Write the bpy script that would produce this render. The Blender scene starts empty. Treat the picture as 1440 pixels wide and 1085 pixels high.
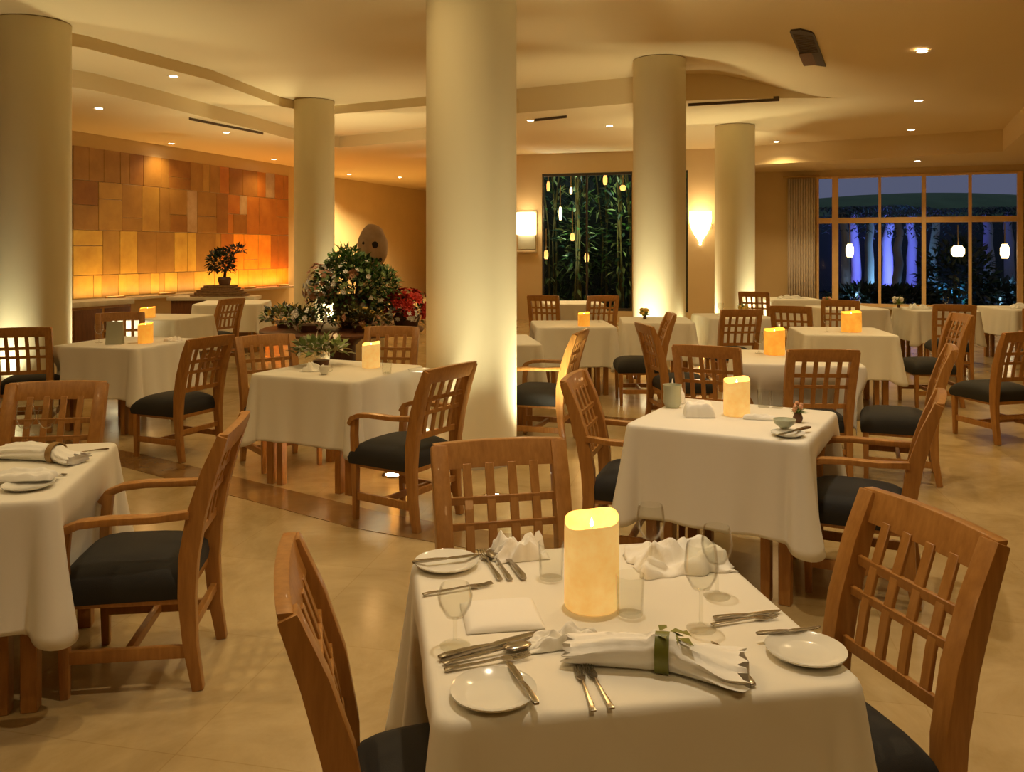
import bpy, bmesh, math, random
from mathutils import Vector, Matrix, noise
C = bpy.context.scene
COL = C.collection
F, H, HY = 1190.0, 1.6, 350.0          # focal length in px, eye height, horizon row
PI = math.pi
rnd = random.Random(7)

def at(px, py, z):                      # world point seen at a pixel, at known height z
    Y = F * (H - z) / (py - HY)
    return Vector(((px - 720) / F * Y, Y, z))

# ------------------------------------------------------------ materials
def mat(name, col, rough=.5, metal=0, bump=0, bscale=60, var=None, vscale=4, stretch=(1, 1, 1), emit=0, ecol=None,
        spec=.5, wave=False, sheen=0, coat=0):
    m = bpy.data.materials.new(name); m.use_nodes = True
    nt = m.node_tree; b = nt.nodes['Principled BSDF']
    b.inputs['Base Color'].default_value = (*col, 1)
    b.inputs['Roughness'].default_value = rough
    b.inputs['Metallic'].default_value = metal
    b.inputs['Specular IOR Level'].default_value = spec
    if sheen: b.inputs['Sheen Weight'].default_value = sheen
    if coat: b.inputs['Coat Weight'].default_value = coat
    tc = nt.nodes.new('ShaderNodeTexCoord'); mp = nt.nodes.new('ShaderNodeMapping')
    mp.inputs['Scale'].default_value = stretch
    nt.links.new(tc.outputs['Object'], mp.inputs['Vector'])
    if var:
        n = nt.nodes.new('ShaderNodeTexNoise'); n.inputs['Scale'].default_value = vscale
        n.inputs['Detail'].default_value = 6; n.inputs['Roughness'].default_value = .6
        nt.links.new(mp.outputs[0], n.inputs['Vector'])
        r = nt.nodes.new('ShaderNodeValToRGB')
        r.color_ramp.elements[0].position = .3; r.color_ramp.elements[1].position = .7
        r.color_ramp.elements[0].color = (*var, 1); r.color_ramp.elements[1].color = (*col, 1)
        nt.links.new(n.outputs['Fac'], r.inputs[0]); nt.links.new(r.outputs[0], b.inputs['Base Color'])
        if emit:
            nt.links.new(r.outputs[0], b.inputs['Emission Color'])
    if emit:
        if not var or ecol: 
            for l in list(b.inputs['Emission Color'].links): nt.links.remove(l)
            b.inputs['Emission Color'].default_value = (*(ecol or col), 1)
        b.inputs['Emission Strength'].default_value = emit
    if bump:
        n2 = nt.nodes.new('ShaderNodeTexNoise'); n2.inputs['Scale'].default_value = bscale
        n2.inputs['Detail'].default_value = 4
        nt.links.new(mp.outputs[0], n2.inputs['Vector'])
        bp = nt.nodes.new('ShaderNodeBump'); bp.inputs['Strength'].default_value = bump
        bp.inputs['Distance'].default_value = .01
        nt.links.new(n2.outputs['Fac'], bp.inputs['Height']); nt.links.new(bp.outputs[0], b.inputs['Normal'])
    return m

def glass(name, tint=(1, 1, 1), refl=.25):
    m = bpy.data.materials.new(name); m.use_nodes = True; nt = m.node_tree
    nt.nodes.remove(nt.nodes['Principled BSDF']); out = nt.nodes['Material Output']
    t = nt.nodes.new('ShaderNodeBsdfTransparent'); t.inputs[0].default_value = (*tint, 1)
    g = nt.nodes.new('ShaderNodeBsdfGlossy'); g.inputs['Roughness'].default_value = .04
    lw = nt.nodes.new('ShaderNodeLayerWeight'); lw.inputs[0].default_value = refl
    mx = nt.nodes.new('ShaderNodeMixShader')
    cl = nt.nodes.new('ShaderNodeMath'); cl.operation = 'MINIMUM'; cl.inputs[1].default_value = .35
    nt.links.new(lw.outputs['Fresnel'], cl.inputs[0]); nt.links.new(cl.outputs[0], mx.inputs[0]); nt.links.new(t.outputs[0], mx.inputs[1])
    nt.links.new(g.outputs[0], mx.inputs[2]); nt.links.new(mx.outputs[0], out.inputs[0])
    return m

def floor_mat():
    m = mat('floor_marble', (.50, .40, .25), .16)
    nt = m.node_tree; b = nt.nodes['Principled BSDF']
    tc = nt.nodes.new('ShaderNodeTexCoord')
    mp = nt.nodes.new('ShaderNodeMapping'); mp.inputs['Rotation'].default_value = (0, 0, math.radians(12))
    nt.links.new(tc.outputs['Object'], mp.inputs[0])
    n = nt.nodes.new('ShaderNodeTexNoise'); n.inputs['Scale'].default_value = 1.6; n.inputs['Detail'].default_value = 12
    n.inputs['Roughness'].default_value = .68; n.inputs['Distortion'].default_value = .6
    nt.links.new(mp.outputs[0], n.inputs['Vector'])
    r = nt.nodes.new('ShaderNodeValToRGB'); e = r.color_ramp.elements
    e[0].position = .28; e[0].color = (.33, .225, .088, 1); e[1].position = .72; e[1].color = (.56, .42, .215, 1)
    x = e.new(.5); x.color = (.45, .325, .155, 1)
    nt.links.new(n.outputs['Fac'], r.inputs[0])
    br = nt.nodes.new('ShaderNodeTexBrick'); br.offset = 0
    br.inputs['Scale'].default_value = 1; br.inputs['Brick Width'].default_value = .8; br.inputs['Row Height'].default_value = .8
    br.inputs['Mortar Size'].default_value = .0025; br.inputs['Color1'].default_value = (1, 1, 1, 1)
    br.inputs['Color2'].default_value = (.94, .94, .92, 1); br.inputs['Mortar'].default_value = (.86, .83, .76, 1)
    nt.links.new(mp.outputs[0], br.inputs['Vector'])
    mx = nt.nodes.new('ShaderNodeMixRGB'); mx.blend_type = 'MULTIPLY'; mx.inputs[0].default_value = 1
    nt.links.new(r.outputs[0], mx.inputs[1]); nt.links.new(br.outputs['Color'], mx.inputs[2])
    # small dark pits in the stone
    v = nt.nodes.new('ShaderNodeTexNoise'); v.inputs['Scale'].default_value = 9; v.inputs['Detail'].default_value = 3
    nt.links.new(mp.outputs[0], v.inputs['Vector'])
    r2 = nt.nodes.new('ShaderNodeValToRGB'); r2.color_ramp.elements[0].position = .72; r2.color_ramp.elements[0].color = (1, 1, 1, 1)
    r2.color_ramp.elements[1].position = .80; r2.color_ramp.elements[1].color = (.55, .45, .35, 1)
    nt.links.new(v.outputs['Fac'], r2.inputs[0])
    m2 = nt.nodes.new('ShaderNodeMixRGB'); m2.blend_type = 'MULTIPLY'; m2.inputs[0].default_value = 1
    nt.links.new(mx.outputs[0], m2.inputs[1]); nt.links.new(r2.outputs[0], m2.inputs[2])
    nt.links.new(m2.outputs[0], b.inputs['Base Color'])
    rr = nt.nodes.new('ShaderNodeMapRange'); rr.inputs['To Min'].default_value = .12; rr.inputs['To Max'].default_value = .3
    nt.links.new(n.outputs['Fac'], rr.inputs[0]); nt.links.new(rr.outputs[0], b.inputs['Roughness'])
    return m

M = {}
M['floor'] = floor_mat()
M['band'] = mat('inlay_stone', (.27, .15, .05), .16, var=(.20, .105, .035), vscale=6)
M['wall'] = mat('wall_plaster', (.68, .52, .28), .85, bump=.05, bscale=30, var=(.64, .485, .255), vscale=1.5)
M['column'] = mat('column_plaster', (.76, .67, .43), .8, bump=.03, bscale=25)
M['ceil'] = mat('ceiling_plaster', (.74, .58, .31), .9, bump=.03, bscale=20)
M['wood'] = mat('chair_wood', (.46, .215, .05), .38, var=(.33, .14, .028), vscale=9, stretch=(6, 6, .8), coat=.15)
M['darkwood'] = mat('dark_wood', (.16, .06, .02), .4, var=(.09, .032, .012), vscale=8, stretch=(6, 6, .8))
M['seat'] = mat('seat_fabric', (.014, .012, .009), .8, bump=.15, bscale=400, sheen=.04)
M['cloth'] = mat('table_linen', (.80, .76, .66), .85, bump=.10, bscale=14, sheen=.1)
M['napkin'] = mat('napkin_linen', (.86, .84, .78), .85, bump=.12, bscale=30)
M['china'] = mat('white_china', (.80, .78, .70), .15)
M['steel'] = mat('cutlery_steel', (.36, .32, .26), .24, metal=1)
M['greenleaf'] = mat('leaf_band_green', (.20, .20, .025), .45, var=(.13, .14, .015), vscale=20)
M['tanband'] = mat('leaf_band_tan', (.36, .22, .07), .5, var=(.28, .16, .05), vscale=20)
M['candle'] = mat('candle_wax', (.86, .56, .18), .55, var=(.74, .42, .10), vscale=14, emit=.6)
M['candle_amber'] = mat('candle_amber', (.90, .42, .05), .55, var=(.75, .28, .025), vscale=12, emit=.7)
M['flame'] = mat('flame', (1, .7, .3), .5, emit=12, ecol=(1, .6, .2))
M['wick'] = mat('wick', (.02, .02, .02), .9)
M['glass'] = glass('drinking_glass', (.96, .96, .94), .12)
M['pane'] = glass('window_glass', (.85, .88, .92), .12)
M['lamp'] = mat('lamp_lens', (1, .9, .7), .5, emit=25, ecol=(1, .86, .62))
M['ring'] = mat('lamp_ring', (.75, .62, .4), .4)
M['sconce'] = mat('sconce_glass', (1, .85, .6), .5, emit=7, ecol=(1, .78, .45))
M['brass'] = mat('brass', (.5, .33, .12), .3, metal=1)
M['frame'] = mat('window_frame_wood', (.84, .58, .28), .45, var=(.76, .50, .22), vscale=6)
M['darkframe'] = mat('dark_window_frame', (.05, .04, .03), .4)
M['vent'] = mat('vent_metal', (.05, .03, .02), .5, bump=.2, bscale=40)
M['slot'] = mat('slot_diffuser', (.10, .06, .03), .6)
M['curtain'] = mat('sheer_curtain', (.78, .70, .62), .9)
M['stone'] = mat('cream_stone', (.62, .54, .40), .5, var=(.5, .42, .3), vscale=5)
M['wicker'] = mat('wicker', (.24, .13, .05), .8, var=(.13, .06, .02), vscale=30, bump=.6, bscale=60)
M['black'] = mat('dark_foliage', (.018, .014, .01), .7)
M['sculpt'] = mat('sculpture_clay', (.46, .32, .20), .75, var=(.33, .21, .12), vscale=5, bump=.3, bscale=14)
M['hollow_shade'] = mat('dark_hollow_shade', (.02, .012, .008), .9)
M['leaf1'] = mat('leaf_green', (.05, .13, .02), .45)
M['leafg'] = mat('leaf_bright', (.09, .22, .05), .45)
M['leaf2'] = mat('leaf_dark', (.012, .035, .012), .45)
M['leaf3'] = mat('leaf_light', (.22, .30, .10), .5)
M['leaf4'] = mat('leaf_olive', (.14, .12, .03), .5)
M['petalw'] = mat('petal_white', (.8, .76, .68), .6)
M['petalp'] = mat('petal_pink', (.58, .30, .17), .6)
M['petalr'] = mat('petal_red', (.55, .03, .012), .55)
M['petaly'] = mat('petal_yellow', (.62, .42, .08), .6)
M['stem'] = mat('stem', (.07, .05, .02), .7)
M['darkcloth'] = mat('dark_table_cover', (.04, .022, .012), .85)
M['pot'] = mat('clay_pot', (.14, .06, .025), .5, var=(.08, .035, .015), vscale=8)
M['card'] = mat('menu_card', (.46, .46, .34), .7)
M['basin'] = mat('white_box', (.75, .74, .72), .5)
M['celadon'] = mat('celadon_glaze', (.45, .48, .36), .3)
M['grass'] = mat('night_lawn', (.02, .035, .015), .9)
M['hill'] = mat('night_hill', (.15, .27, .12), .95, var=(.11, .2, .09), vscale=.6)
M['bark'] = mat('tree_bark', (.30, .29, .28), .9, bump=.8, bscale=12, stretch=(3, 3, .5))
M['hedge'] = mat('night_hedge', (.04, .055, .045), .95)
M['lantern'] = mat('garden_lantern', (1, .8, .45), .5, emit=6, ecol=(1, .72, .3))
M['lantern_amber'] = mat('amber_lantern', (1, .5, .12), .5, emit=1.6, ecol=(1, .5, .12))
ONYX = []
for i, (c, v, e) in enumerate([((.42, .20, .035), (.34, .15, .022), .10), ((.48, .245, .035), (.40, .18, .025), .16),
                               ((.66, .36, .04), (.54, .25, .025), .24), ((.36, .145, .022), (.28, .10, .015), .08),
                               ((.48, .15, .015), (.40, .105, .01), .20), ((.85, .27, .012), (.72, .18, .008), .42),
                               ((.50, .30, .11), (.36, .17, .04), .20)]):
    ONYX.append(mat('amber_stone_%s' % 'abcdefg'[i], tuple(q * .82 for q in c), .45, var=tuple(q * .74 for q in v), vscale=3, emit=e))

# ------------------------------------------------------------ mesh helpers
class MB:
    def __init__(s): s.v = []; s.f = []; s.mi = []
    def add(s, vs, fs, mi=0):
        o = len(s.v); s.v += [Vector(v) for v in vs]; s.f += [tuple(i + o for i in f) for f in fs]; s.mi += [mi] * len(fs); return s
    def box(s, x0, x1, y0, y1, z0, z1, mi=0):
        vs = [(x, y, z) for z in (z0, z1) for y in (y0, y1) for x in (x0, x1)]
        return s.add(vs, [(0, 2, 3, 1), (4, 5, 7, 6), (0, 1, 5, 4), (2, 6, 7, 3), (0, 4, 6, 2), (1, 3, 7, 5)], mi)
    def beam(s, a, b, w, h, up=(0, 0, 1), mi=0):     # rectangular bar a->b
        return s.sweep([a, b], [w, w], [h, h], up, mi)
    def sweep(s, pts, ws, hs, side, mi=0):           # 'side' = direction of width w; h along the in-plane normal
        pts = [Vector(p) for p in pts]; side = Vector(side).normalized(); vs = []; n = len(pts)
        for i, p in enumerate(pts):
            t = (pts[min(i + 1, n - 1)] - pts[max(i - 1, 0)]).normalized()
            sd = (side - t * side.dot(t)).normalized(); nn = t.cross(sd).normalized()
            w = ws[i] / 2 if isinstance(ws, (list, tuple)) else ws / 2
            h = hs[i] / 2 if isinstance(hs, (list, tuple)) else hs / 2
            vs += [p - sd * w - nn * h, p + sd * w - nn * h, p + sd * w + nn * h, p - sd * w + nn * h]
        fs = [(3, 2, 1, 0), tuple(4 * (n - 1) + k for k in range(4))]
        for i in range(n - 1):
            for k in range(4):
                a, b = 4 * i + k, 4 * i + (k + 1) % 4
                fs.append((a, b, b + 4, a + 4))
        return s.add(vs, fs, mi)
    def lathe(s, prof, n=24, c=(0, 0, 0), mi=0, sq=0):
        vs = []; fs = []; k = len(prof)
        for r, z in prof:
            for j in range(n):
                a = 2 * PI * j / n; vs.append((c[0] + r * math.cos(a), c[1] + r * math.sin(a), c[2] + z))
        for i in range(k - 1):
            for j in range(n):
                j2 = (j + 1) % n; fs.append((i * n + j, i * n + j2, (i + 1) * n + j2, (i + 1) * n + j))
        if prof[0][0] > 1e-4: fs.append(tuple(range(n - 1, -1, -1)))
        if prof[-1][0] > 1e-4: fs.append(tuple((k - 1) * n + j for j in range(n)))
        return s.add(vs, fs, mi)
    def tube(s, pts, rs, n=8, mi=0):
        pts = [Vector(p) for p in pts]; vs = []; fs = []; m = len(pts); ref = Vector((.13, .21, .97))
        for i, p in enumerate(pts):
            t = (pts[min(i + 1, m - 1)] - pts[max(i - 1, 0)]).normalized()
            u = t.cross(ref);
            if u.length < .1: u = t.cross(Vector((1, 0, 0)))
            u.normalize(); w = t.cross(u); r = rs[i] if isinstance(rs, (list, tuple)) else rs
            for j in range(n):
                a = 2 * PI * j / n; vs.append(p + (u * math.cos(a) + w * math.sin(a)) * r)
        for i in range(m - 1):
            for j in range(n):
                j2 = (j + 1) % n; fs.append((i * n + j, i * n + j2, (i + 1) * n + j2, (i + 1) * n + j))
        fs.append(tuple(range(n - 1, -1, -1))); fs.append(tuple((m - 1) * n + j for j in range(n)))
        return s.add(vs, fs, mi)
    def ball(s, c, r, n=8, mi=0):
        prof = [(max(1e-5, math.sin(PI * i / (n // 2 + 1))), -math.cos(PI * i / (n // 2 + 1))) for i in range(n // 2 + 2)]
        rr = r if isinstance(r, (tuple, list)) else (r, r, r); o = len(s.v)
        s.lathe(prof, n, (0, 0, 0), mi)
        for i in range(o, len(s.v)):
            v = s.v[i]; s.v[i] = Vector((c[0] + v.x * rr[0], c[1] + v.y * rr[1], c[2] + v.z * rr[2]))
        return s
    def leaf(s, p, d, up, L, W, mi=0):
        d = Vector(d).normalized(); u = Vector(up); sd = d.cross(u)
        if sd.length < .05: sd = d.cross(Vector((1, 0, 0)))
        sd.normalize(); nn = sd.cross(d)
        p = Vector(p)
        vs = [p, p + d * L * .45 + sd * W / 2 + nn * W * .15, p + d * L - nn * L * .12, p + d * L * .45 - sd * W / 2 + nn * W * .15, p + d * L * .5 - nn * W * .05]
        return s.add(vs, [(0, 1, 4), (1, 2, 4), (2, 3, 4), (3, 0, 4)], mi)
    def build(s, name, mats, parent=None, bevel=0, smooth=True, seg=2, ang=40, merge=0):
        me = bpy.data.meshes.new(name)
        if not isinstance(mats, (list, tuple)): mats = [mats]
        bm = bmesh.new(); vv = [bm.verts.new(v) for v in s.v]
        for f, mi in zip(s.f, s.mi):
            try: bf = bm.faces.new([vv[i] for i in f]); bf.material_index = mi
            except ValueError: pass
        if merge: bmesh.ops.remove_doubles(bm, verts=bm.verts, dist=merge)
        bmesh.ops.recalc_face_normals(bm, faces=bm.faces)
        if bevel:
            es = [e for e in bm.edges if len(e.link_faces) == 2 and e.calc_face_angle(0) > .5]
            bmesh.ops.bevel(bm, geom=es, offset=bevel, segments=seg, affect='EDGES', profile=.6, clamp_overlap=True)
        if smooth:
            for f in bm.faces: f.smooth = True
            for e in bm.edges:
                if len(e.link_faces) == 2 and e.calc_face_angle(0) > math.radians(ang): e.smooth = False
        bm.to_mesh(me); bm.free()
        for m in mats: me.materials.append(m)
        o = bpy.data.objects.new(name, me); COL.objects.link(o)
        if parent: o.parent = parent
        return o

def tag(o, label, cat, group=None, kind=None):
    o['label'] = label; o['category'] = cat
    if group: o['group'] = group
    if kind: o['kind'] = kind
    return o
def struct(o):
    o['kind'] = 'structure'; return o
def empty(name, loc=(0, 0, 0), rz=0):
    o = bpy.data.objects.new(name, None); COL.objects.link(o); o.location = loc; o.rotation_euler = (0, 0, rz)
    o.empty_display_size = .1
    return o
def copy_tree(o, parent=None):
    c = o.copy(); COL.objects.link(c)
    if parent: c.parent = parent
    for ch in [x for x in bpy.data.objects if x.parent == o and x != c]: copy_tree(ch, c)
    return c
PROTO = {}
def inst(key, maker):                  # first use builds the thing, later uses copy it with its parts
    if key not in PROTO: PROTO[key] = maker(); return PROTO[key]
    return copy_tree(PROTO[key])

# ------------------------------------------------------------ room shell
ZH, ZL, ZS = 4.10, 3.72, 3.33
BX = [(-9.5, 6.2), (-8, 7.1), (-6.5, 8.2), (-5, 9.9), (-4.2, 11.8), (-3.8, 14.0), (-3.2, 14.8), (-1.4, 13.9), (.11, 13.2),
      (1.75, 12.3), (2.9, 12.0), (3.9, 11.9), (5, 11.9), (13, 11.9)]
def B(x):
    for (a, ya), (b, yb) in zip(BX, BX[1:]):
        if x <= b: return ya + (yb - ya) * (x - a) / (b - a)
    return BX[-1][1]
B2X = [(-9.5, 8.2), (-8, 8.8), (-6.5, 10), (-5.6, 11.3), (-5.25, 12.4), (-4.9, 13.8), (-4.6, 14.9), (-4.4, 15.8), (-4.1, 17.2), (-3.6, 17.7), (-2.35, 16.9), (-1.7, 16.4), (-.6, 14.2), (.11, 13.2), (13, 11.9)]
ZM = 3.95
def B2(x):
    for (a, ya), (b, yb) in zip(B2X, B2X[1:]):
        if x <= b: return max(B(x), ya + (yb - ya) * (x - a) / (b - a)) if x < .11 else B(x)
    return B(x)
def FY(x): return 31.6 if x < .12 else 20.3
def ss(t): t = max(0, min(1, t)); return t * t * (3 - 2 * t)
def zc(x): return ZH - (ZH - ZL) * ss((x - 2.6) / 2.0)

m = MB(); m.box(-10, 13, -4.2, 20.35, -.15, 0); m.box(-10, .3, 20.35, 31.6, -.15, 0); struct(m.build('floor', M['floor'], smooth=False))
xs = sorted(set([round(-9.5 + .25 * i, 3) for i in range(91)] + [x for x, _ in BX] + [x for x, _ in B2X] + [.12]))
m = MB()
for a, b in zip(xs, xs[1:]):
    if b > 13: break
    za, zb = zc(a), zc(b)
    m.add([(a, -4.2, za), (b, -4.2, zb), (b, B(b), zb), (a, B(a), za)], [(0, 1, 2, 3)])
    lo = ZM if b <= .111 else ZL
    if za > ZL + .002 or zb > ZL + .002:
        m.add([(a, B(a), za), (b, B(b), zb), (b, B(b), lo), (a, B(a), lo)], [(0, 1, 2, 3)])
    if lo == ZM:
        m.add([(a, B(a), ZM), (b, B(b), ZM), (b, B2(b), ZM), (a, B2(a), ZM)], [(0, 1, 2, 3)])
        m.add([(a, B2(a), ZM), (b, B2(b), ZM), (b, B2(b), ZL), (a, B2(a), ZL)], [(0, 1, 2, 3)])
    fy = FY((a + b) / 2)
    m.add([(a, B2(a), ZL), (b, B2(b), ZL), (b, fy, ZL), (a, fy, ZL)], [(0, 1, 2, 3)])
m.add([(-10, -4.4, 4.3), (13.1, -4.4, 4.3), (13.1, 20.3, 4.3), (.12, 20.3, 4.3), (.12, 31.6, 4.3), (-10, 31.6, 4.3)], [(0, 1, 2, 3, 4, 5)])
struct(m.build('ceiling', M['ceil'], merge=.0005, ang=25))
# lower soffit over the window bay, with its vertical face
sp = [(4.35, 17.8), (8.7, 15), (7.35, 12), (6.4, -4.2), (12.7, -4.2), (12.7, 17.4), (5, 20.2), (4.35, 20.2)]
m = MB(); n = len(sp)
m.add([(x, y, ZS) for x, y in sp] + [(x, y, ZL + .02) for x, y in sp],
      [tuple(range(n)), tuple(range(2 * n - 1, n - 1, -1))] + [(i, (i + 1) % n, (i + 1) % n + n, i + n) for i in range(n)])
struct(m.build('trim_1', M['ceil'], smooth=False))

def wallseg(mb, a, b, z0, z1, th=.2, side=1):   # wall slab with its room face on a->b
    a = Vector((*a, 0)); b = Vector((*b, 0)); d = (b - a).normalized(); nn = Vector((-d.y, d.x, 0)) * th * side
    vs = [a, b, b + nn, a + nn]
    mb.add([(v.x, v.y, z0) for v in vs] + [(v.x, v.y, z1) for v in vs],
           [(0, 1, 2, 3), (7, 6, 5, 4), (0, 4, 5, 1), (1, 5, 6, 2), (2, 6, 7, 3), (3, 7, 4, 0)])
m = MB()
LW = [(-9.3, -4.2), (-9.3, 9.5), (-8.7, 12.5), (-7.9, 15.1), (-5.7, 21.6), (-5.3, 25), (-3, 31.2)]
for a, b in zip(LW, LW[1:]): wallseg(m, a, b, 0, 4.3)
struct(m.build('wall_left', M['wall'], smooth=False))
m = MB(); wallseg(m, (-3.1, 31.2), (.5, 31.2), 0, 4.3); wallseg(m, (.1, 31.2), (.1, 19.6), 0, 4.3)
struct(m.build('wall_back', M['wall'], smooth=False))
# far wall with two dark garden windows
def lint(a, b, t): return (a[0] + (b[0] - a[0]) * t, a[1] + (b[1] - a[1]) * t)
FA, FB = (.1, 19.1), (4.6, 17.75)
def far_at(px):
    k = (px - 720) / F; dx, dy = FB[0] - FA[0], FB[1] - FA[1]
    t = (k * FA[1] - FA[0]) / (dx - k * dy); return t
t0, t1, t2, t3 = far_at(762), far_at(889), far_at(905), far_at(967.5)
WZ0, WZ1 = .25, 3.28
m = MB()
for a, b in ((0, t0), (t1, t2), (t3, 1)): wallseg(m, lint(FA, FB, a), lint(FA, FB, b), 0, 4.3)
for a, b in ((t0, t1), (t2, t3)):
    wallseg(m, lint(FA, FB, a), lint(FA, FB, b), 0, WZ0); wallseg(m, lint(FA, FB, a), lint(FA, FB, b), WZ1, 4.3)
wallseg(m, FB, (4.6, 19.6), 0, 4.3, side=-1) if False else None
struct(m.build('wall_far', M['wall'], smooth=False))
def window_far(name, a, b, nm):
    root = empty(name, (0, 0, 0)); struct(root)
    A = Vector((*lint(FA, FB, a), 0)); Bp = Vector((*lint(FA, FB, b), 0)); d = (Bp - A).normalized(); nn = Vector((-d.y, d.x, 0))
    A += nn * .06; Bp += nn * .06; fr = MB()
    for z in (WZ0 + .03, WZ1 - .03): fr.beam(A + Vector((0, 0, z)), Bp + Vector((0, 0, z)), .06, .06)
    for i in range(nm + 1):
        p = A.lerp(Bp, i / nm); w = .06 if i in (0, nm) else .035
        fr.sweep([p + Vector((0, 0, WZ0)), p + Vector((0, 0, WZ1))], [w] * 2, [.06] * 2, d)
    fr.build('window_frame', M['darkframe'], root, smooth=False)
    g = MB(); g.add([A + nn * .02 + Vector((0, 0, WZ0)), Bp + nn * .02 + Vector((0, 0, WZ0)), Bp + nn * .02 + Vector((0, 0, WZ1)), A + nn * .02 + Vector((0, 0, WZ1))], [(0, 1, 2, 3)])
    g.build('window_pane', M['pane'], root, smooth=False)
window_far('window_2', t0, t1, 2); window_far('window_3', t2, t3, 1)

# window bay on the right
S, D = Vector((6.75, 18.7, 0)), Vector((.934, -.358, 0)).normalized()
NN = Vector((-D.y, D.x, 0))
def bay(px):
    k = (px - 720) / F; t = (k * S.y - S.x) / (D.x - k * D.y); return S + D * t
GZ0, GZ1, GT = .36, 3.19, 2.22
P0, P1 = bay(1149), bay(1436)
WL, WR = (4.4, 19.6), bay(1480)
m = MB()
pl = P0 - D * 1.95
wallseg(m, pl.xy, P0.xy, 0, 3.8); wallseg(m, P1.xy, WR.xy, 0, 3.8)
wallseg(m, P0.xy, P1.xy, 0, GZ0); wallseg(m, P0.xy, P1.xy, GZ1, 3.8)
wallseg(m, (4.55, 17.7), (pl.x, pl.y), 0, 3.8)
struct(m.build('wall_window', M['wall'], smooth=False))
m = MB(); wallseg(m, WR.xy, (WR.x + .05, -4.2), 0, 4.3); struct(m.build('wall_right', M['wall'], smooth=False))
m = MB(); m.box(-9.5, 12.9, -4.4, -4.2, 0, 4.3); struct(m.build('wall_rear', M['wall'], smooth=False))
root = struct(empty('window_1')); up = Vector((0, 0, 1))
fr = MB()
for z, h in ((GZ0 + .03, .06), (GZ1 - .02, .05), (GT, .12)): fr.sweep([P0 + up * z - NN * .0, P1 + up * z - NN * .0], [.07] * 2, [h] * 2, NN)
for px, w in ((1150, .05), (1174.5, .13), (1237, .055), (1299, .08), (1364, .06), (1434, .10)):
    q = bay(px); fr.sweep([q + up * GZ0 - NN * .005, q + up * GZ1 - NN * .005], [w] * 2, [.08] * 2, D)
fr.build('window_frame', M['frame'], root, bevel=.008, smooth=False)
g = MB(); g.add([P0 + NN * .05 + up * GZ0, P1 + NN * .05 + up * GZ0, P1 + NN * .05 + up * GZ1, P0 + NN * .05 + up * GZ1], [(0, 1, 2, 3)])
g.build('window_pane', M['pane'], root, smooth=False)
sl = MB(); sl.sweep([P0 + up * (GZ0 - .02) - NN * .08, P1 + up * (GZ0 - .02) - NN * .08], [.22] * 2, [.04] * 2, NN); sl.build('window_sill', M['stone'], root, bevel=.006)
# curtain beside the bay window
m = MB(); c0, c1 = bay(1108) - NN * .12, bay(1146) - NN * .12; N = 90; vs = []
for z in (.06, 1.2, 2.2, 3.16):
    for i in range(N + 1):
        vs.append(c0.lerp(c1, i / N) + NN * (.035 * math.sin(i * .75) + .012 * math.sin(i * .31 + z)) + up * z)
fs = [(r * (N + 1) + i, r * (N + 1) + i + 1, (r + 1) * (N + 1) + i + 1, (r + 1) * (N + 1) + i) for r in range(3) for i in range(N)]
m.add(vs, fs); cu = empty('curtain', (c0 + c1) / 2)
tag(cu, 'pale sheer curtain hanging in folds beside the large blue window', 'curtain')
o = m.build('fabric', M['curtain'], cu, ang=180); o.location = -cu.location
o.modifiers.new('s', 'SOLIDIFY').thickness = .004
m = MB(); m.tube([c0 - D * .1 + up * 3.2, c1 + D * .1 + up * 3.2], .018); o = m.build('curtain_rail', M['brass'], cu); o.location = -cu.location

# brown inlay band in the floor
cp = [(-7.5, 8.9), (-5.2, 7.75), (-2.93, 6.45), (-1.89, 5.72), (-.83, 4.98), (-.1, 4.62), (.55, 4.55)]
m = MB(); L = []
for i, (x, y) in enumerate(cp):
    a = Vector(cp[max(0, i - 1)]); b = Vector(cp[min(len(cp) - 1, i + 1)]); d = (b - a).normalized(); q = Vector((-d.y, d.x)) * .15
    L += [(x + q.x, y + q.y, .003), (x - q.x, y - q.y, .003), (x - q.x, y - q.y, -.02), (x + q.x, y + q.y, -.02)]
n = len(cp); fs = [(0, 1, 2, 3), tuple(4 * (n - 1) + k for k in (3, 2, 1, 0))]
for i in range(n - 1):
    for k in range(4): fs.append((4 * i + k, 4 * i + (k + 1) % 4, 4 * i + 4 + (k + 1) % 4, 4 * i + 4 + k))
m.add(L, fs); struct(m.build('trim_2', M['band'], smooth=False))
m = MB(); m.add([(x, y, z) for z in (-.02, .003) for x, y in ((.6, 8.0), (1.3, 7.72), (1.36, 7.9), (.66, 8.18))],
                [(0, 1, 2, 3), (7, 6, 5, 4), (0, 4, 5, 1), (1, 5, 6, 2), (2, 6, 7, 3), (3, 7, 4, 0)])
struct(m.build('trim_3', M['band'], smooth=False))

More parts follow.
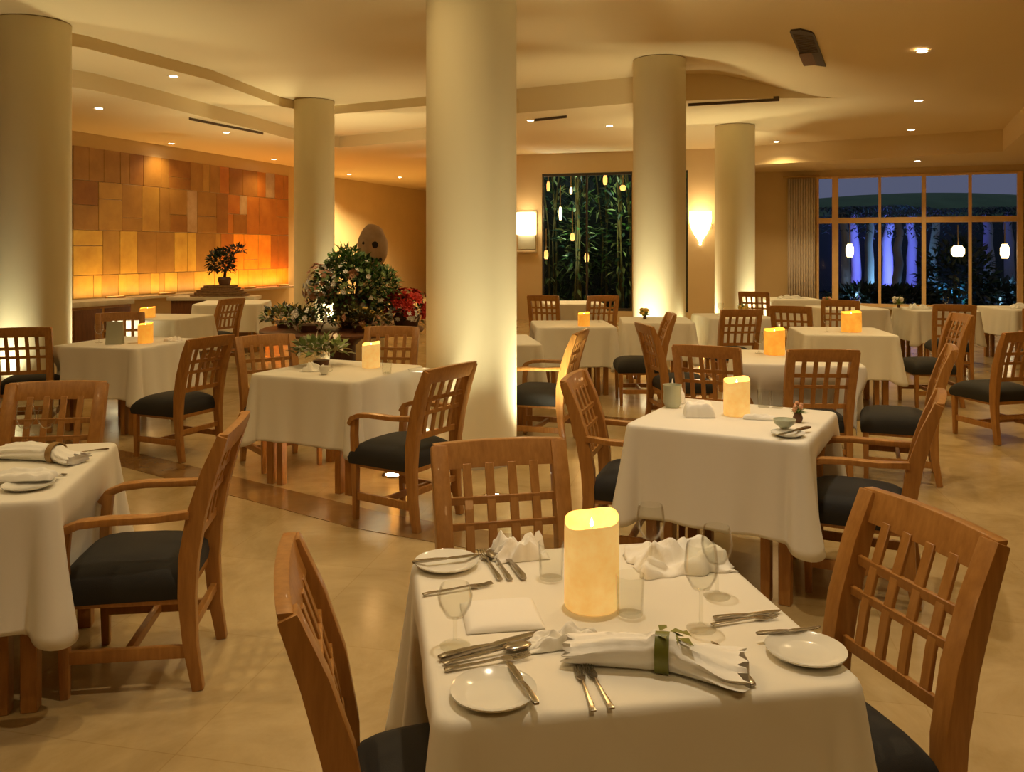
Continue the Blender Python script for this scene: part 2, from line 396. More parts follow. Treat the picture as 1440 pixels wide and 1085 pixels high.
# columns
COLS = [(-5.28, 9.35, .37, 'round cream column at the far left edge of the room', 4.1),
        (-3.34, 14.3, .335, 'slim round cream column behind the flower display, right of the amber wall', 4.1),
        (-.31, 6.47, .345, 'large round cream column rising in the middle of the room', 4.1),
        (1.95, 11.2, .345, 'tall round cream column right of the dark garden window', 4.1),
        (3.83, 14.55, .335, 'far round cream column between the shell wall lamp and the window bay', 3.72)]
def make_col(r):
    root = empty('column'); m = MB(); m.lathe([(r, 0), (r, 4.2)], 64); m.build('shaft', M['column'], root)
    m = MB(); m.lathe([(r + .003, 1.955), (r + .003, 1.96)], 64); m.build('joint', M['wall'], root)
    return root
for x, y, r, lab, top in COLS:
    root = empty('column', (x, y, 0)); zz = zc(x) if top > 4 else ZL
    m = MB(); m.lathe([(r, 0), (r, 2.4), (r, zz - .01)], 72); m.build('shaft', M['column'], root)
    m = MB(); m.lathe([(r, 0.0), (r + .012, 0.001), (r + .012, .05), (r, .055)], 72); m.build('base_ring', M['stone'], root)
    tag(root, lab, 'column', 'round columns')

# amber stone panelling on the left wall
pa, pb = Vector((-7.88, 15.15, 0)), Vector((-5.72, 21.55, 0)); dd = (pb - pa); LEN = dd.length; dd.normalize(); pn = Vector((dd.y, -dd.x, 0))
rr = random.Random(11); tiles = []
def split(u0, u1, v0, v1, dep):
    w, h = u1 - u0, v1 - v0
    if dep == 0 or (w < .5 and h < 1.0): tiles.append((u0, u1, v0, v1)); return
    if w > h * rr.uniform(.55, 1.2) and w > .45:
        k = u0 + w * rr.choice([.3, .4, .5, .62, .7]); split(u0, k, v0, v1, dep - 1); split(k, u1, v0, v1, dep - 1)
    elif h > .6:
        k = v0 + h * rr.choice([.28, .4, .5, .65]); split(u0, u1, v0, k, dep - 1); split(u0, u1, k, v1, dep - 1)
    else: tiles.append((u0, u1, v0, v1))
for j, (v0, v1) in enumerate([(.70, 1.12), (1.12, 1.95), (1.95, 2.85), (2.85, 3.46)]):
    u = 0
    while u < LEN - .3:
        w = min(rr.uniform(.7, 1.5), LEN - u); w = LEN - u if LEN - u - w < .3 else w
        split(u, u + w, v0, v1, 2); u += w
m = MB()
for (u0, u1, v0, v1) in tiles:
    uc = (u0 + u1) / 2 / LEN; vc = (v0 + v1) / 2; q = rr.random()  # lower rows take brighter, more emissive tiles: backlight put into tile colour
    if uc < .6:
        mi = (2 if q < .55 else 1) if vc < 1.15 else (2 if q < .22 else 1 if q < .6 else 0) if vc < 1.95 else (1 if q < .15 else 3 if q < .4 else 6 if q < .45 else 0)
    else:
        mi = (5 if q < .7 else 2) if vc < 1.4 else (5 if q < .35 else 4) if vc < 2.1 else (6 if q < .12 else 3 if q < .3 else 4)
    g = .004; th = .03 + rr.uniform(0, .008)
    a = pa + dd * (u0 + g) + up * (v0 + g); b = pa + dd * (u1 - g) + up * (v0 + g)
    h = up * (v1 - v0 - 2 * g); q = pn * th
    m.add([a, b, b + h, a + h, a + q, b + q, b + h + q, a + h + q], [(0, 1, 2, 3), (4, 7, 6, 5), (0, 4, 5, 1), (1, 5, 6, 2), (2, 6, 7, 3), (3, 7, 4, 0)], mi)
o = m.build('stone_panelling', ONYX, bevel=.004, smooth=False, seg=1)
tag(o, 'glowing amber and orange stone panelling covering the left wall', 'wall panelling')
m = MB(); m.sweep([pa + up * .66 + pn * .19, pb + up * .66 + pn * .19], [.4] * 2, [.05] * 2, pn)
o = struct(m.build('trim_4', M['stone'], bevel=.005))

# ------------------------------------------------------------ chair
def make_chair(arms):
    root = empty('armchair' if arms else 'dining_chair'); W = M['wood']
    m = MB()
    # upholstered seat: rounded, slightly domed
    nx, ny = 12, 12; vs = []; fs = []
    def prof(x, y):
        ex = (1 - abs(x) ** 4) ; ey = (1 - abs(y) ** 4)
        return max(0, ex * ey) ** .35
    for iy in range(ny + 1):
        for ix in range(nx + 1):
            x = math.sin((ix / nx - .5) * PI); y = math.sin((iy / ny - .5) * PI)
            hw = .235 + .01 * y; vs.append((x * hw, .015 + y * .225, .375 + .095 * prof(x, y) + .008 * (1 - x * x) * (1 - y * y)))
    for iy in range(ny):
        for ix in range(nx): a = iy * (nx + 1) + ix; fs.append((a, a + 1, a + nx + 2, a + nx + 1))
    o = len(vs)
    rim = [i for i in range(nx + 1)] + [(i + 1) * (nx + 1) - 1 for i in range(1, ny + 1)] + [ny * (nx + 1) + i for i in range(nx - 1, -1, -1)] + [i * (nx + 1) for i in range(ny - 1, 0, -1)]
    for i in rim: v = vs[i]; vs.append((v[0] * .97, .015 + (v[1] - .015) * .97, .335))
    k = len(rim)
    for i in range(k): fs.append((rim[i], rim[(i + 1) % k], o + (i + 1) % k, o + i))
    fs.append(tuple(o + i for i in range(k)))
    m.add(vs, fs); m.build('seat', M['seat'], root, ang=60)
    m = MB(); m.box(-.215, .215, -.205, .215, .315, .345); m.build('seat_frame', W, root, bevel=.004)
    for s in (-1, 1):
        m = MB()
        pts = [(s * .205, -.255, 0), (s * .205, -.228, .16), (s * .205, -.216, .34), (s * .205, -.222, .48), (s * .207, -.25, .64), (s * .21, -.295, .79), (s * .212, -.345, .92)]
        m.sweep(pts, [.038, .041, .046, .052, .056, .057, .056], [.040, .050, .062, .068, .066, .056, .040], (1, 0, 0))
        m.build('rear_leg', W, root, bevel=.005)
        m = MB(); zt = .605 if arms else .34
        m.sweep([(s * .212, .2, 0), (s * .212, .205, .34), (s * .222, .205, .5), (s * .228, .195, zt)] if arms else [(s * .212, .2, 0), (s * .212, .205, zt)],
                [.03, .04, .038, .034] if arms else [.03, .04], [.03, .04, .038, .04] if arms else [.03, .04], (1, 0, 0))
        m.build('front_leg', W, root, bevel=.005)
        if arms:
            m = MB(); m.sweep([(s * .232, .228, .565), (s * .236, .20, .605), (s * .24, .14, .628), (s * .242, .05, .636), (s * .24, -.1, .636), (s * .225, -.228, .642)],
                              [.042, .048, .056, .058, .052, .036], [.028, .03, .028, .026, .026, .03], (1, 0, 0))
            m.build('armrest', W, root, bevel=.006)
        m = MB(); m.beam((s * .208, -.23, .14), (s * .212, .2, .14), .022, .045, mi=0) if False else m.box(s * .208 - .011, s * .208 + .011, -.235, .2, .12, .165)
        m.build('stretcher', W, root, bevel=.003)
    m = MB(); m.box(-.2, .2, -.02, .005, .125, .16); m.build('stretcher', W, root, bevel=.003)
    m = MB(); m.box(-.2, .2, -.238, -.214, .20, .235); m.build('stretcher', W, root, bevel=.003)
    # back: top rail, lattice of slats
    def yb(z):
        P = [(.34, -.216), (.48, -.222), (.64, -.25), (.79, -.295), (.92, -.345)]
        for (a, ya), (b, y2) in zip(P, P[1:]):
            if z <= b: return ya + (y2 - ya) * (z - a) / (b - a)
        return P[-1][1]
    m = MB(); vs = []; fs = []
    rows = [.845, .885, .928]; N = 10
    for z in rows:
        for i in range(N + 1):
            x = -.232 + .464 * i / N; cz = z + (.006 * (1 - (x / .232) ** 2) if z > .9 else 0); bow = -.012 * (1 - (x / .232) ** 2)
            for t in (.016, -.016): vs.append((x, yb(min(z, .92)) + bow + t - .004, cz))
    st = 2 * (N + 1)
    for r in range(2):
        for i in range(N):
            a = r * st + 2 * i
            fs += [(a, a + 2, a + st + 2, a + st), (a + 1, a + st + 1, a + st + 3, a + 3)]
    for i in range(N): a = 2 * i; fs += [(a, a + 1, a + 3, a + 2)]; a += 2 * st; fs += [(a, a + 2, a + 3, a + 1)]
    for r in range(2): a = r * st; fs += [(a, a + st, a + st + 1, a + 1)]; a += 2 * N; fs += [(a, a + 1, a + st + 1, a + st)]
    m.add(vs, fs); m.build('top_rail', W, root, bevel=.005, ang=35)
    m = MB()
    for z, hh in ((.745, .027), (.665, .024), (.53, .034)):
        m.box(-.195, .195, yb(z) - .008, yb(z) + .006, z - hh / 2, z + hh / 2)
    for x in (-.118, -.04, .04, .118):  # four upright slats
        m.sweep([(x, yb(z), z) for z in (.53, .64, .745, .86)], [.030] * 4, [.013] * 4, (1, 0, 0))
    m.build('backrest_lattice', W, root, bevel=.002, seg=1)
    return root

CH = []
def chair(arms, x, y, fx, fy, label, group):
    o = inst('arm' if arms else 'side', lambda: make_chair(arms))
    o.location = (x, y, 0); o.rotation_euler = (0, 0, math.atan2(-fx, fy)); tag(o, label, 'chair', group)
    l = math.hypot(fx, fy); CH.append((x, y, fx / l, fy / l)); return o
GF, GL, GB, GR, GD = 'chairs at the front table', 'chairs at the left front table', 'chairs at the middle left table', 'chairs at the white right table', 'chairs at the far tables'
chair(0, .735, 2.08, -.96, -.27, 'lattice-back wooden chair with a dark seat at the right corner of the front table', GF)
chair(0, -.135, 1.87, .972, .235, 'wooden chair in the left foreground, seen edge-on beside the front table', GF)
chair(0, .03, 2.63, .22, -.97, 'wooden chair behind the front table, lattice back facing the big column', GF)
chair(1, -1.42, 3.25, -.985, -.13, 'wooden armchair with thick black seat drawn up to the left front table', GL)
chair(0, -2.24, 3.93, .15, -.98, 'wooden chair behind the left front table, back showing above its napkins', GL)
chair(0, -1.9, 2.42, -.2, .98, 'dark chair cut off by the lower left edge, under the left front table', GL)
chair(1, -.64, 5.08, -.84, .54, 'wooden armchair in front of the big column, right of the middle left table', GB)
chair(0, -1.72, 6.32, .6, -.8, 'wooden chair behind the left corner of the middle left table', GB)
chair(0, -1.07, 6.98, -.1, -1, 'wooden chair behind the middle left candle, below the red flowers', GB)
chair(1, .66, 4.42, .94, -.3, 'wooden armchair with black seat left of the white right table', GR)
chair(1, 1.66, 4.05, -.89, .45, 'wooden armchair with grey-lit seat right of the white right table', GR)
chair(0, 2.1, 6.0, .05, 1, 'slatted wooden chair seen from behind, beyond the white right table', GD)
chair(0, 1.5, 6.18, .45, .89, 'slatted wooden chair seen from behind, left of the round amber candle', GD)
chair(0, 2.72, 5.98, -.92, .38, 'wooden chair with leaning back in the open floor right of the middle tables', GD)
chair(1, .24, 7.05, -.95, .3, 'wooden armchair just right of the big column, seat towards the column', GD)
chair(0, 1.32, 8.85, -1, .02, 'dark-seated chair left of the tall column, facing the small amber candle table', GD)
chair(0, 1.52, 7.62, 1, .15, 'wooden chair in side view in front of the tall column foot', GD)
chair(0, -2.62, 6.63, -.9, .4, 'black-seated wooden chair seen from the side, right of the left rear table', GD)
chair(0, -4.3, 7.55, -.3, .95, 'dark wooden chair seen from behind in front of the far left column', GD)
chair(0, -3.98, 8.62, .45, -.9, 'wooden chair behind the left rear table, light showing through its slats', GD)
chair(0, -4.1, 11.6, -.9, .4, 'distant wooden chair between the grey table and the bright white table', GD)
chair(0, .1, 9.7, 1, .0, 'wooden chair at the left end of the small amber candle table', GD)
chair(0, .55, 12.6, .3, .95, 'distant wooden chair in front of the pale table below the dark garden window', GD)
chair(0, 1.25, 12.55, -.2, .98, 'second distant chair below the dark garden window, nearer the tall column', GD)
chair(0, 2.52, 9.75, -.1, 1, 'chair at the small table right of the tall column, seen from behind', GD)
chair(0, 3.45, 10.25, .5, .85, 'wooden chair seen from behind between the two far pale tables left of the bay', GD)
chair(0, 4.3, 8.75, -1, .05, 'dark-seated wooden chair right of the far amber candle table', GD)
chair(0, 4.1, 7.2, -.25, .97, 'dark-seated wooden chair in front of the table beside the bay aisle', GD)
chair(0, 5.45, 10.55, .3, .95, 'wooden chair left of the pinkish table at the right edge', GD)
chair(1, 6.15, 9.75, .5, .86, 'dark armchair at the right edge of the picture near the window', GD)
chair(0, 4.4, 11.4, .3, .95, 'distant chair seen from behind at the table under the left end of the window', GD)
chair(0, 3.95, 13.6, .45, .9, 'distant chair at the farthest pale table beside the far column', GD)

# ------------------------------------------------------------ tables and cloths
TT = .74
def make_table(a):
    root = empty('dining_table'); h = a - .03
    m = MB(); m.box(-a, a, -a, a, TT - .03, TT); m.build('tabletop', M['wood'], root, bevel=.006)
    m = MB()
    for s in (-1, 1):
        m.box(-h + .04, h - .04, s * (h - .07) - .012, s * (h - .07) + .012, TT - .1, TT - .03)
        m.box(s * (h - .07) - .012, s * (h - .07) + .012, -h + .04, h - .04, TT - .1, TT - .03)
    m.build('apron', M['wood'], root)
    for sx in (-1, 1):
        for sy in (-1, 1):
            m = MB(); x, y = sx * (h - .06), sy * (h - .06)
            m.box(x - .027, x + .027, y - .027, y + .027, 0, TT - .03)
            x2 = x - sx * .085; m.box(x2 - .022, x2 + .022, y - .027, y + .027, 0, TT - .03)
            m.box(min(x, x2), max(x, x2), y - .015, y + .015, TT - .2, TT - .15)
            m.build('leg', M['wood'], root, bevel=.003, seg=1)
    return root
def cloth_mesh(a, cx, cy, ang, drop, seed, round_=False):
    r = random.Random(seed); per = []; n = 56; rc = .035
    if round_:
        for i in range(120): t = 2 * PI * i / 120; per.append((a * math.cos(t), a * math.sin(t), math.cos(t), math.sin(t), 0))
    else:
        for sd in range(4):
            th = sd * PI / 2
            for i in range(n):
                t = -1 + 2 * i / n; x, y = a, t * a
                nx, ny = 1.0, 0.0; dc = (1 - abs(t)) * a
                c = math.exp(-(dc / .06) ** 2)
                if dc < rc:
                    f = 1 - dc / rc; s = 1 if t > 0 else -1; an = f * PI / 4
                    x = a - rc + rc * math.cos(an); y = s * (a - rc + rc * math.sin(an)); nx, ny = math.cos(an), s * math.sin(an)
                per.append((x * math.cos(th) - y * math.sin(th), x * math.sin(th) + y * math.cos(th), nx * math.cos(th) - ny * math.sin(th), nx * math.sin(th) + ny * math.cos(th), c))
    K = len(per); ph = [r.uniform(0, 6.28) for _ in range(6)]; vs = []; fs = []
    zt = TT + .012
    # top fan rings
    for f in (0, .35, .7, .97):
        for (x, y, nx, ny, c) in per: vs.append(Vector((x * f, y * f, zt + .0015 * math.sin(x * f * 23 + ph[0]) * math.sin(y * f * 19 + ph[1]))))
    rows = [(0, 0), (.006, .004), (.0105, .014), (.012, .04), (.013, .10), (.014, .18), (.015, .26), (.016, .34), (.017, .40), (.018, 1)]
    ca, sa = math.cos(ang), math.sin(ang)
    for off, dz in rows:
        for i, (x, y, nx, ny, c) in enumerate(per):
            s = i / K * 2 * PI; d_here = drop * (1 + .13 * c) if not round_ else drop
            if round_: d_here = drop * (1 + .04 * math.sin(5 * s + ph[1]))
            z = d_here if dz == 1 else dz * drop / .43
            if dz != 1 and z > .95 * d_here: z = .95 * d_here
            g = (z / drop)
            wv = (.010 * math.sin(7 * s + ph[2]) + .007 * math.sin(17 * s + ph[3])) * (1.1 if not round_ else 3)
            o = off + g * (.012 + .05 * c * c + wv * (1 - .5 * c)) + .015 * g * g
            # fold valley beside every corner
            if not round_: o -= g * .030 * math.exp(-((c - .3) / .2) ** 2)
            o = max(o, off * .9)
            X, Y, Z = x + nx * o, y + ny * o, zt - z
            # seats pushed under the table hold the cloth back
            if Z < .66:
                wx, wy = cx + X * ca - Y * sa, cy + X * sa + Y * ca
                for (hx, hy, fx, fy) in CH:
                    if (hx - cx) ** 2 + (hy - cy) ** 2 > 1.7: continue
                    lx, ly = (wx - hx) * fy - (wy - hy) * fx, (wx - hx) * fx + (wy - hy) * fy
                    if abs(lx) < .29 and -.3 < ly < .265:
                        k = ss((.66 - Z) / .16) * ss((.30 - abs(lx)) / .05); push = (.265 - ly) * k
                        wx += fx * push; wy += fy * push
                dx, dy = wx - cx, wy - cy; X, Y = dx * ca + dy * sa, -dx * sa + dy * ca
            vs.append(Vector((X, Y, Z)))
    R = 4 + len(rows)
    for rr_ in range(R - 1):
        for i in range(K):
            j = (i + 1) % K; fs.append((rr_ * K + i, rr_ * K + j, (rr_ + 1) * K + j, (rr_ + 1) * K + i))
    m = MB(); m.add(vs, fs); return m
TB = {}
def table(key, cx, cy, deg, a, tlab, clab, drop=.43, seed=1, material='cloth', rnd_=False):
    o = inst(('table', a), lambda: make_table(a)); o.location = (cx, cy, 0); o.rotation_euler = (0, 0, math.radians(deg))
    tag(o, tlab, 'table', 'square wooden dining tables')
    c = cloth_mesh(a + .006, cx, cy, math.radians(deg), drop, seed, rnd_).build('tablecloth', M[material], merge=.00001, ang=180)
    c.location = (cx, cy, 0); c.rotation_euler = (0, 0, math.radians(deg))
    sm = c.modifiers.new('subdiv', 'SUBSURF'); sm.levels = 1; sm.render_levels = 1
    so = c.modifiers.new('thick', 'SOLIDIFY'); so.thickness = .003; so.offset = 1
    tag(c, clab, 'tablecloth', 'white tablecloths'); TB[key] = (cx, cy, math.radians(deg)); return c
table('fg', .21, 1.99, 9.5, .405, 'wooden table hidden under the white cloth nearest the camera', 'white tablecloth on the front table set with plates and napkins', seed=3)
table('A', -2.07, 3.20, 12, .425, 'wooden table with paired legs at the left edge, under a white cloth', 'white tablecloth on the left front table with the tan-banded napkin', seed=5)
table('B', -1.21, 5.95, -25, .415, 'wooden table standing on the brown floor band left of the big column', 'cream tablecloth on the table left of the big column', seed=7)
table('C', 1.12, 4.25, -30, .405, 'wooden table with paired legs under the bright white right-hand cloth', 'bright white tablecloth on the right-hand table with the square amber candle', seed=9)
table('F', -3.5, 7.7, -15, .42, 'wooden table right of the far left column', 'cream tablecloth on the table between far left column and black-seated chair', seed=11)
table('H', -4.35, 10.6, -10, .42, 'wooden table behind the left rear table, in front of the amber wall', 'greyish tablecloth on the table just in front of the amber wall', seed=13)
table('G', -4.45, 13.5, 8, .5, 'wooden table with bright cloth left of the slim column', 'brightest white tablecloth, far left, below the dark plant', seed=15)
table('K', .68, 9.6, 3, .42, 'wooden table between the big column and the tall column', 'cream tablecloth on the table with the small amber candle, right of the big column', seed=17)
table('L', -.22, 7.9, 8, .42, 'wooden table mostly hidden behind the big column', 'white tablecloth edge showing right behind the big column', seed=19)
table('Q', 2.2, 6.62, -12, .44, 'wooden table beyond the white right-hand table', 'cream tablecloth under the round amber candle', seed=21)
table('P', 3.4, 8.75, -8, .43, 'wooden table in the middle of the right side', 'cream tablecloth under the far square amber candle', seed=23)
table('U', 1.72, 10.12, -5, .40, 'wooden table directly in front of the tall column', 'cream tablecloth half hidden by the tall column', seed=25)
table('V', .95, 13.45, 4, .45, 'wooden table below the dark garden window', 'pale tablecloth below the dark garden window', seed=27)
table('W', 2.8, 10.75, 4, .40, 'wooden table just right of the tall column', 'olive-lit tablecloth on the table just right of the tall column', seed=29)
table('T1', 4.75, 14.5, 0, .42, 'farthest wooden table beside the sheer curtain', 'pale tablecloth on the farthest table beside the sheer curtain', seed=31)
table('T2', 4.85, 12.3, 5, .42, 'wooden table in front of the left end of the blue window', 'pale tablecloth under the left end of the blue window', seed=33)
table('T3', 6.0, 12.0, -5, .42, 'wooden table below the middle of the blue window', 'cream tablecloth below the middle of the blue window', seed=35)
table('T4', 7.45, 12.2, 0, .48, 'wooden table at the right edge below the window', 'pinkish cream round-hanging tablecloth at the right edge', seed=37, drop=.38)
table('X', 4.15, 7.95, 2, .36, 'small wooden table beside the aisle on the right', 'cream tablecloth on the small aisle table on the right', seed=39) if False else None
ZT = TT + .014 + .003

# ------------------------------------------------------------ table ware
def make_candle(r, h, key):
    def f():
        root = empty('pillar_candle'); m = MB(); N = 36; vs = []; fs = []
        prof = [(r * .97, 0), (r, .006), (r, h * .5), (r, h - .02), (r * .985, h), (r * .93, h), (r * .80, h - .014), (r * .5, h - .03), (.004, h - .034)]
        for k, (q, z) in enumerate(prof):
            for j in range(N):
                t = 2 * PI * j / N; rimw = (.010 * math.sin(t + .8) + .004 * math.sin(3 * t)) if 3 <= k <= 6 else 0
                vs.append((q * math.cos(t), q * math.sin(t), z + rimw))
        for k in range(len(prof) - 1):
            for j in range(N): j2 = (j + 1) % N; fs.append((k * N + j, k * N + j2, (k + 1) * N + j2, (k + 1) * N + j))
        fs.append(tuple(range(N - 1, -1, -1))); fs.append(tuple((len(prof) - 1) * N + j for j in range(N)))
        m.add(vs, fs); m.build('wax_body', M[key], root, ang=50)
        m = MB(); m.tube([(0, 0, h - .036), (.001, 0, h - .02)], .0015, 6); wk = m.build('wick', M['wick'], root)
        m = MB(); m.lathe([(.0001, h - .022), (.004, h - .017), (.005, h - .012), (.003, h - .004), (.0001, h + .004)], 10); m.build('flame', M['flame'], wk)
        return root
    return f
def candle(x, y, r, h, key, lab):
    o = inst(('c', r, h, key), make_candle(r, h, key)); o.location = (x, y, ZT); tag(o, lab, 'candle', 'glowing pillar candles')
    l = bpy.data.lights.new('candle_light', 'POINT'); l.energy = 1.6; l.color = (1, .55, .2); l.shadow_soft_size = .05
    lo = bpy.data.objects.new('candle_glow', l); COL.objects.link(lo); lo.parent = o; lo.location = (0, 0, h + .06)
candle(*at(832, 850, ZT).xy, .065, .205, 'candle', 'large glowing yellow pillar candle on the front table')
candle(*at(1036, 583, ZT).xy, .066, .18, 'candle', 'amber candle on the bright white right-hand table')
candle(*at(522, 516, ZT).xy, .065, .17, 'candle', 'amber candle on the table left of the big column')
candle(-3.3, 7.62, .065, .17, 'candle_amber', 'amber candle on the table right of the far left column')
candle(-4.5, 10.45, .09, .12, 'candle_amber', 'squat yellow candle in front of the amber wall')
candle(*at(821, 458, ZT).xy, .065, .14, 'candle_amber', 'small orange candle on the table between big and tall columns')
candle(*at(1089, 498, ZT).xy, .082, .20, 'candle_amber', 'round orange candle beyond the white right-hand table')
candle(*at(1197, 466, ZT).xy, .10, .20, 'candle_amber', 'wide orange candle farthest right, before the blue window')

def make_plate(r):
    def f():
        m = MB(); m.lathe([(.0001, .004), (r * .62, .004), (r * .68, .006), (r * .97, .014), (r, .016), (r * .985, .012), (r * .7, .002), (r * .6, 0), (.0001, 0)], 48)
        return m.build('bread_plate', M['china'], ang=60)
    return f
def plate(x, y, r, lab, z=None):
    o = inst(('pl', r), make_plate(r)); o.location = (x, y, z or ZT); tag(o, lab, 'plate', 'white plates'); return o
plate(*at(694, 978, ZT).xy, .082, 'white plate at the left front corner of the front table, knife across it')
plate(*at(1133, 920, ZT).xy, .082, 'white plate at the right front corner of the front table')
plate(*at(628, 795, ZT).xy, .085, 'white plate at the left back corner of the front table')
plate(*at(40, 685, ZT).xy, .085, 'white plate under folded napkins on the left front table')
plate(*at(1108, 612, ZT).xy, .075, 'small white plate at the right end of the bright white table')
plate(*at(590, 522, ZT).xy, .08, 'white plate on the table left of the big column')

def make_knife():
    root = empty('table_knife')
    m = MB(); m.sweep([(-.105, 0, .005), (-.09, 0, .006), (-.03, 0, .006), (0, 0, .005)], [.012, .016, .013, .009], [.006, .008, .007, .005], (0, 1, 0)); m.build('handle', M['steel'], root, bevel=.0015)
    m = MB(); m.sweep([(0, 0, .005), (.02, 0, .005), (.07, .001, .005), (.095, .002, .005), (.11, .005, .005)], [.009, .017, .018, .014, .003], .0025, (0, 1, 0)); m.build('blade', M['steel'], root, bevel=.0008)
    return root
def make_fork():
    root = empty('table_fork')
    m = MB(); m.sweep([(-.1, 0, .004), (-.08, 0, .006), (-.02, 0, .006), (.035, 0, .008)], [.014, .012, .007, .006], .004, (0, 1, 0)); m.build('handle', M['steel'], root, bevel=.001)
    m = MB(); m.sweep([(.033, 0, .008), (.045, 0, .006), (.06, 0, .004)], [.007, .02, .025], .003, (0, 1, 0))
    for i in range(4):
        y = (i - 1.5) * .0068; m.sweep([(.058, y, .004), (.085, y, .004), (.105, y * .9, .008)], [.0038, .0034, .002], .0025, (0, 1, 0))
    m.build('tines', M['steel'], root)
    return root
def make_spoon():
    root = empty('soup_spoon')
    m = MB(); m.sweep([(-.1, 0, .004), (-.08, 0, .006), (-.02, 0, .006), (.04, 0, .008)], [.014, .012, .007, .006], .004, (0, 1, 0)); m.build('handle', M['steel'], root, bevel=.001)
    m = MB(); m.ball((.07, 0, .008), (.034, .021, .006), 14); m.build('bowl', M['steel'], root)
    return root
MK = {'knife': make_knife, 'fork': make_fork, 'spoon': make_spoon}
def cut(kind, p0, p1, lab, dz=0):
    a, b = at(*p0, ZT), at(*p1, ZT); c = (a + b) / 2; d = b - a
    o = inst(kind, MK[kind]); o.location = (c.x, c.y, ZT + dz); o.rotation_euler = (0, 0, math.atan2(d.y, d.x))
    s = max(.8, min(1.25, d.length / .21)) if d.length > .1 else .8
    if kind == 'knife' and d.length < .16: s = .72
    o.scale = (s, s, s); tag(o, lab, kind, 'silver cutlery')
cut('knife', (755, 1003), (715, 942), 'butter knife lying across the left front plate', .014)
cut('fork', (835, 1003), (812, 940), 'left one of the two forks at the front edge of the front table')
cut('fork', (861, 999), (826, 938), 'right one of the two forks at the front edge of the front table')
cut('knife', (1060, 966), (1004, 905), 'knife right of the leaf-banded napkin on the front table')
cut('fork', (1042, 969), (990, 918), 'fork tucked at the right end of the leaf-banded napkin')
cut('knife', (1065, 902), (1152, 893), 'knife at the back edge of the right front plate', .014)
cut('knife', (1003, 871), (1097, 861), 'upper knife on the right side of the front table')
cut('fork', (1000, 880), (1090, 868), 'fork beside the knife on the right side of the front table')
cut('knife', (617, 929), (757, 893), 'long knife in front of the folded place napkin on the front table')
cut('spoon', (620, 936), (748, 908), 'spoon between long knife and fork on the front table')
cut('fork', (622, 945), (745, 922), 'fork nearest the left plate in the row below the place napkin')
cut('knife', (580, 800), (676, 789), 'knife on the left back plate of the front table', .014)
cut('fork', (592, 838), (692, 822), 'fork between left back plate and folded place napkin')
cut('fork', (704, 818), (676, 776), 'left utensil of the slanted set at the back of the front table')
cut('spoon', (718, 818), (690, 776), 'spoon in the middle of the slanted set at the back of the front table')
cut('knife', (737, 816), (702, 772), 'right-hand knife of the slanted set at the back of the front table')
cut('knife', (142, 633), (108, 637), 'knife near the far corner of the left front table')
cut('fork', (96, 668), (10, 672), 'fork in front of the banded napkin on the left front table')
cut('knife', (1140, 606), (1092, 618), 'knife on the right end of the bright white table', .014)

def make_wine(h):
    def f():
        root = empty('wine_glass')
        m = MB(); m.lathe([(.0001, 0), (.032, 0), (.033, .002), (.012, .006), (.0045, .014), (.0038, h * .42), (.008, h * .46)], 28); m.build('stem', M['glass'], root)
        z0 = h * .45
        m = MB(); m.lathe([(.0001, z0), (.02, z0 + .006), (.034, z0 + .03), (.038, z0 + .05), (.034, h - .01), (.031, h), (.0298, h), (.0328, h - .01), (.0365, z0 + .05), (.0325, z0 + .031), (.019, z0 + .009), (.0001, z0 + .004)], 28)
        m.build('bowl', M['glass'], root); return root
    return f
def make_tumbler():
    m = MB(); m.lathe([(.0001, 0), (.03, 0), (.034, .09), (.032, .09), (.0285, .008), (.0001, .008)], 24); return m.build('water_glass', M['glass'])
def wine(x, y, h, lab):
    o = inst(('w', h), make_wine(h)); o.location = (x, y, ZT); tag(o, lab, 'wine glass', 'stemmed glasses')
def tumbler(x, y, lab):
    o = inst('tum', make_tumbler); o.location = (x, y, ZT); tag(o, lab, 'glass', 'water glasses')
wine(*at(986, 884, ZT).xy, .19, 'tall wine glass on the right half of the front table')
wine(*at(640, 908, ZT).xy, .13, 'small stemmed glass left of the folded place napkin on the front table')
wine(*at(915, 800, ZT).xy, .17, 'wine glass behind the candle on the front table, in front of the crumpled napkin')
wine(*at(1008, 838, ZT).xy, .17, 'rightmost wine glass near the right edge of the front table')
tumbler(*at(886, 862, ZT).xy, 'water glass beside the large candle on the front table')
tumbler(*at(775, 812, ZT).xy, 'water glass left of the large candle on the front table')
wine(*at(36, 632, ZT).xy, .19, 'left wine glass on the left front table')
wine(*at(66, 628, ZT).xy, .17, 'right wine glass on the left front table')
tumbler(*at(544, 525, ZT).xy, 'water glass beside the candle on the table left of the big column')
tumbler(*at(1074, 572, ZT).xy, 'left clear glass at the back of the bright white table')
tumbler(*at(1093, 573, ZT).xy, 'right clear glass at the back of the bright white table')
wine(*at(448, 520, ZT).xy, .17, 'wine glass on the left part of the table left of the big column')
wine(-3.72, 7.62, .17, 'wine glass on the table right of the far left column')
wine(2.0, 6.85, .17, 'wine glass left of the round orange candle')
wine(3.2, 8.6, .17, 'wine glass left of the wide orange candle')
wine(2.62, 10.6, .17, 'wine glass on the table just right of the tall column')
wine(1.0, 9.75, .17, 'wine glass on the table with the small orange candle')
wine(5.0, 12.25, .17, 'wine glass under the left end of the blue window')
wine(6.1, 11.9, .17, 'wine glass below the middle of the blue window')

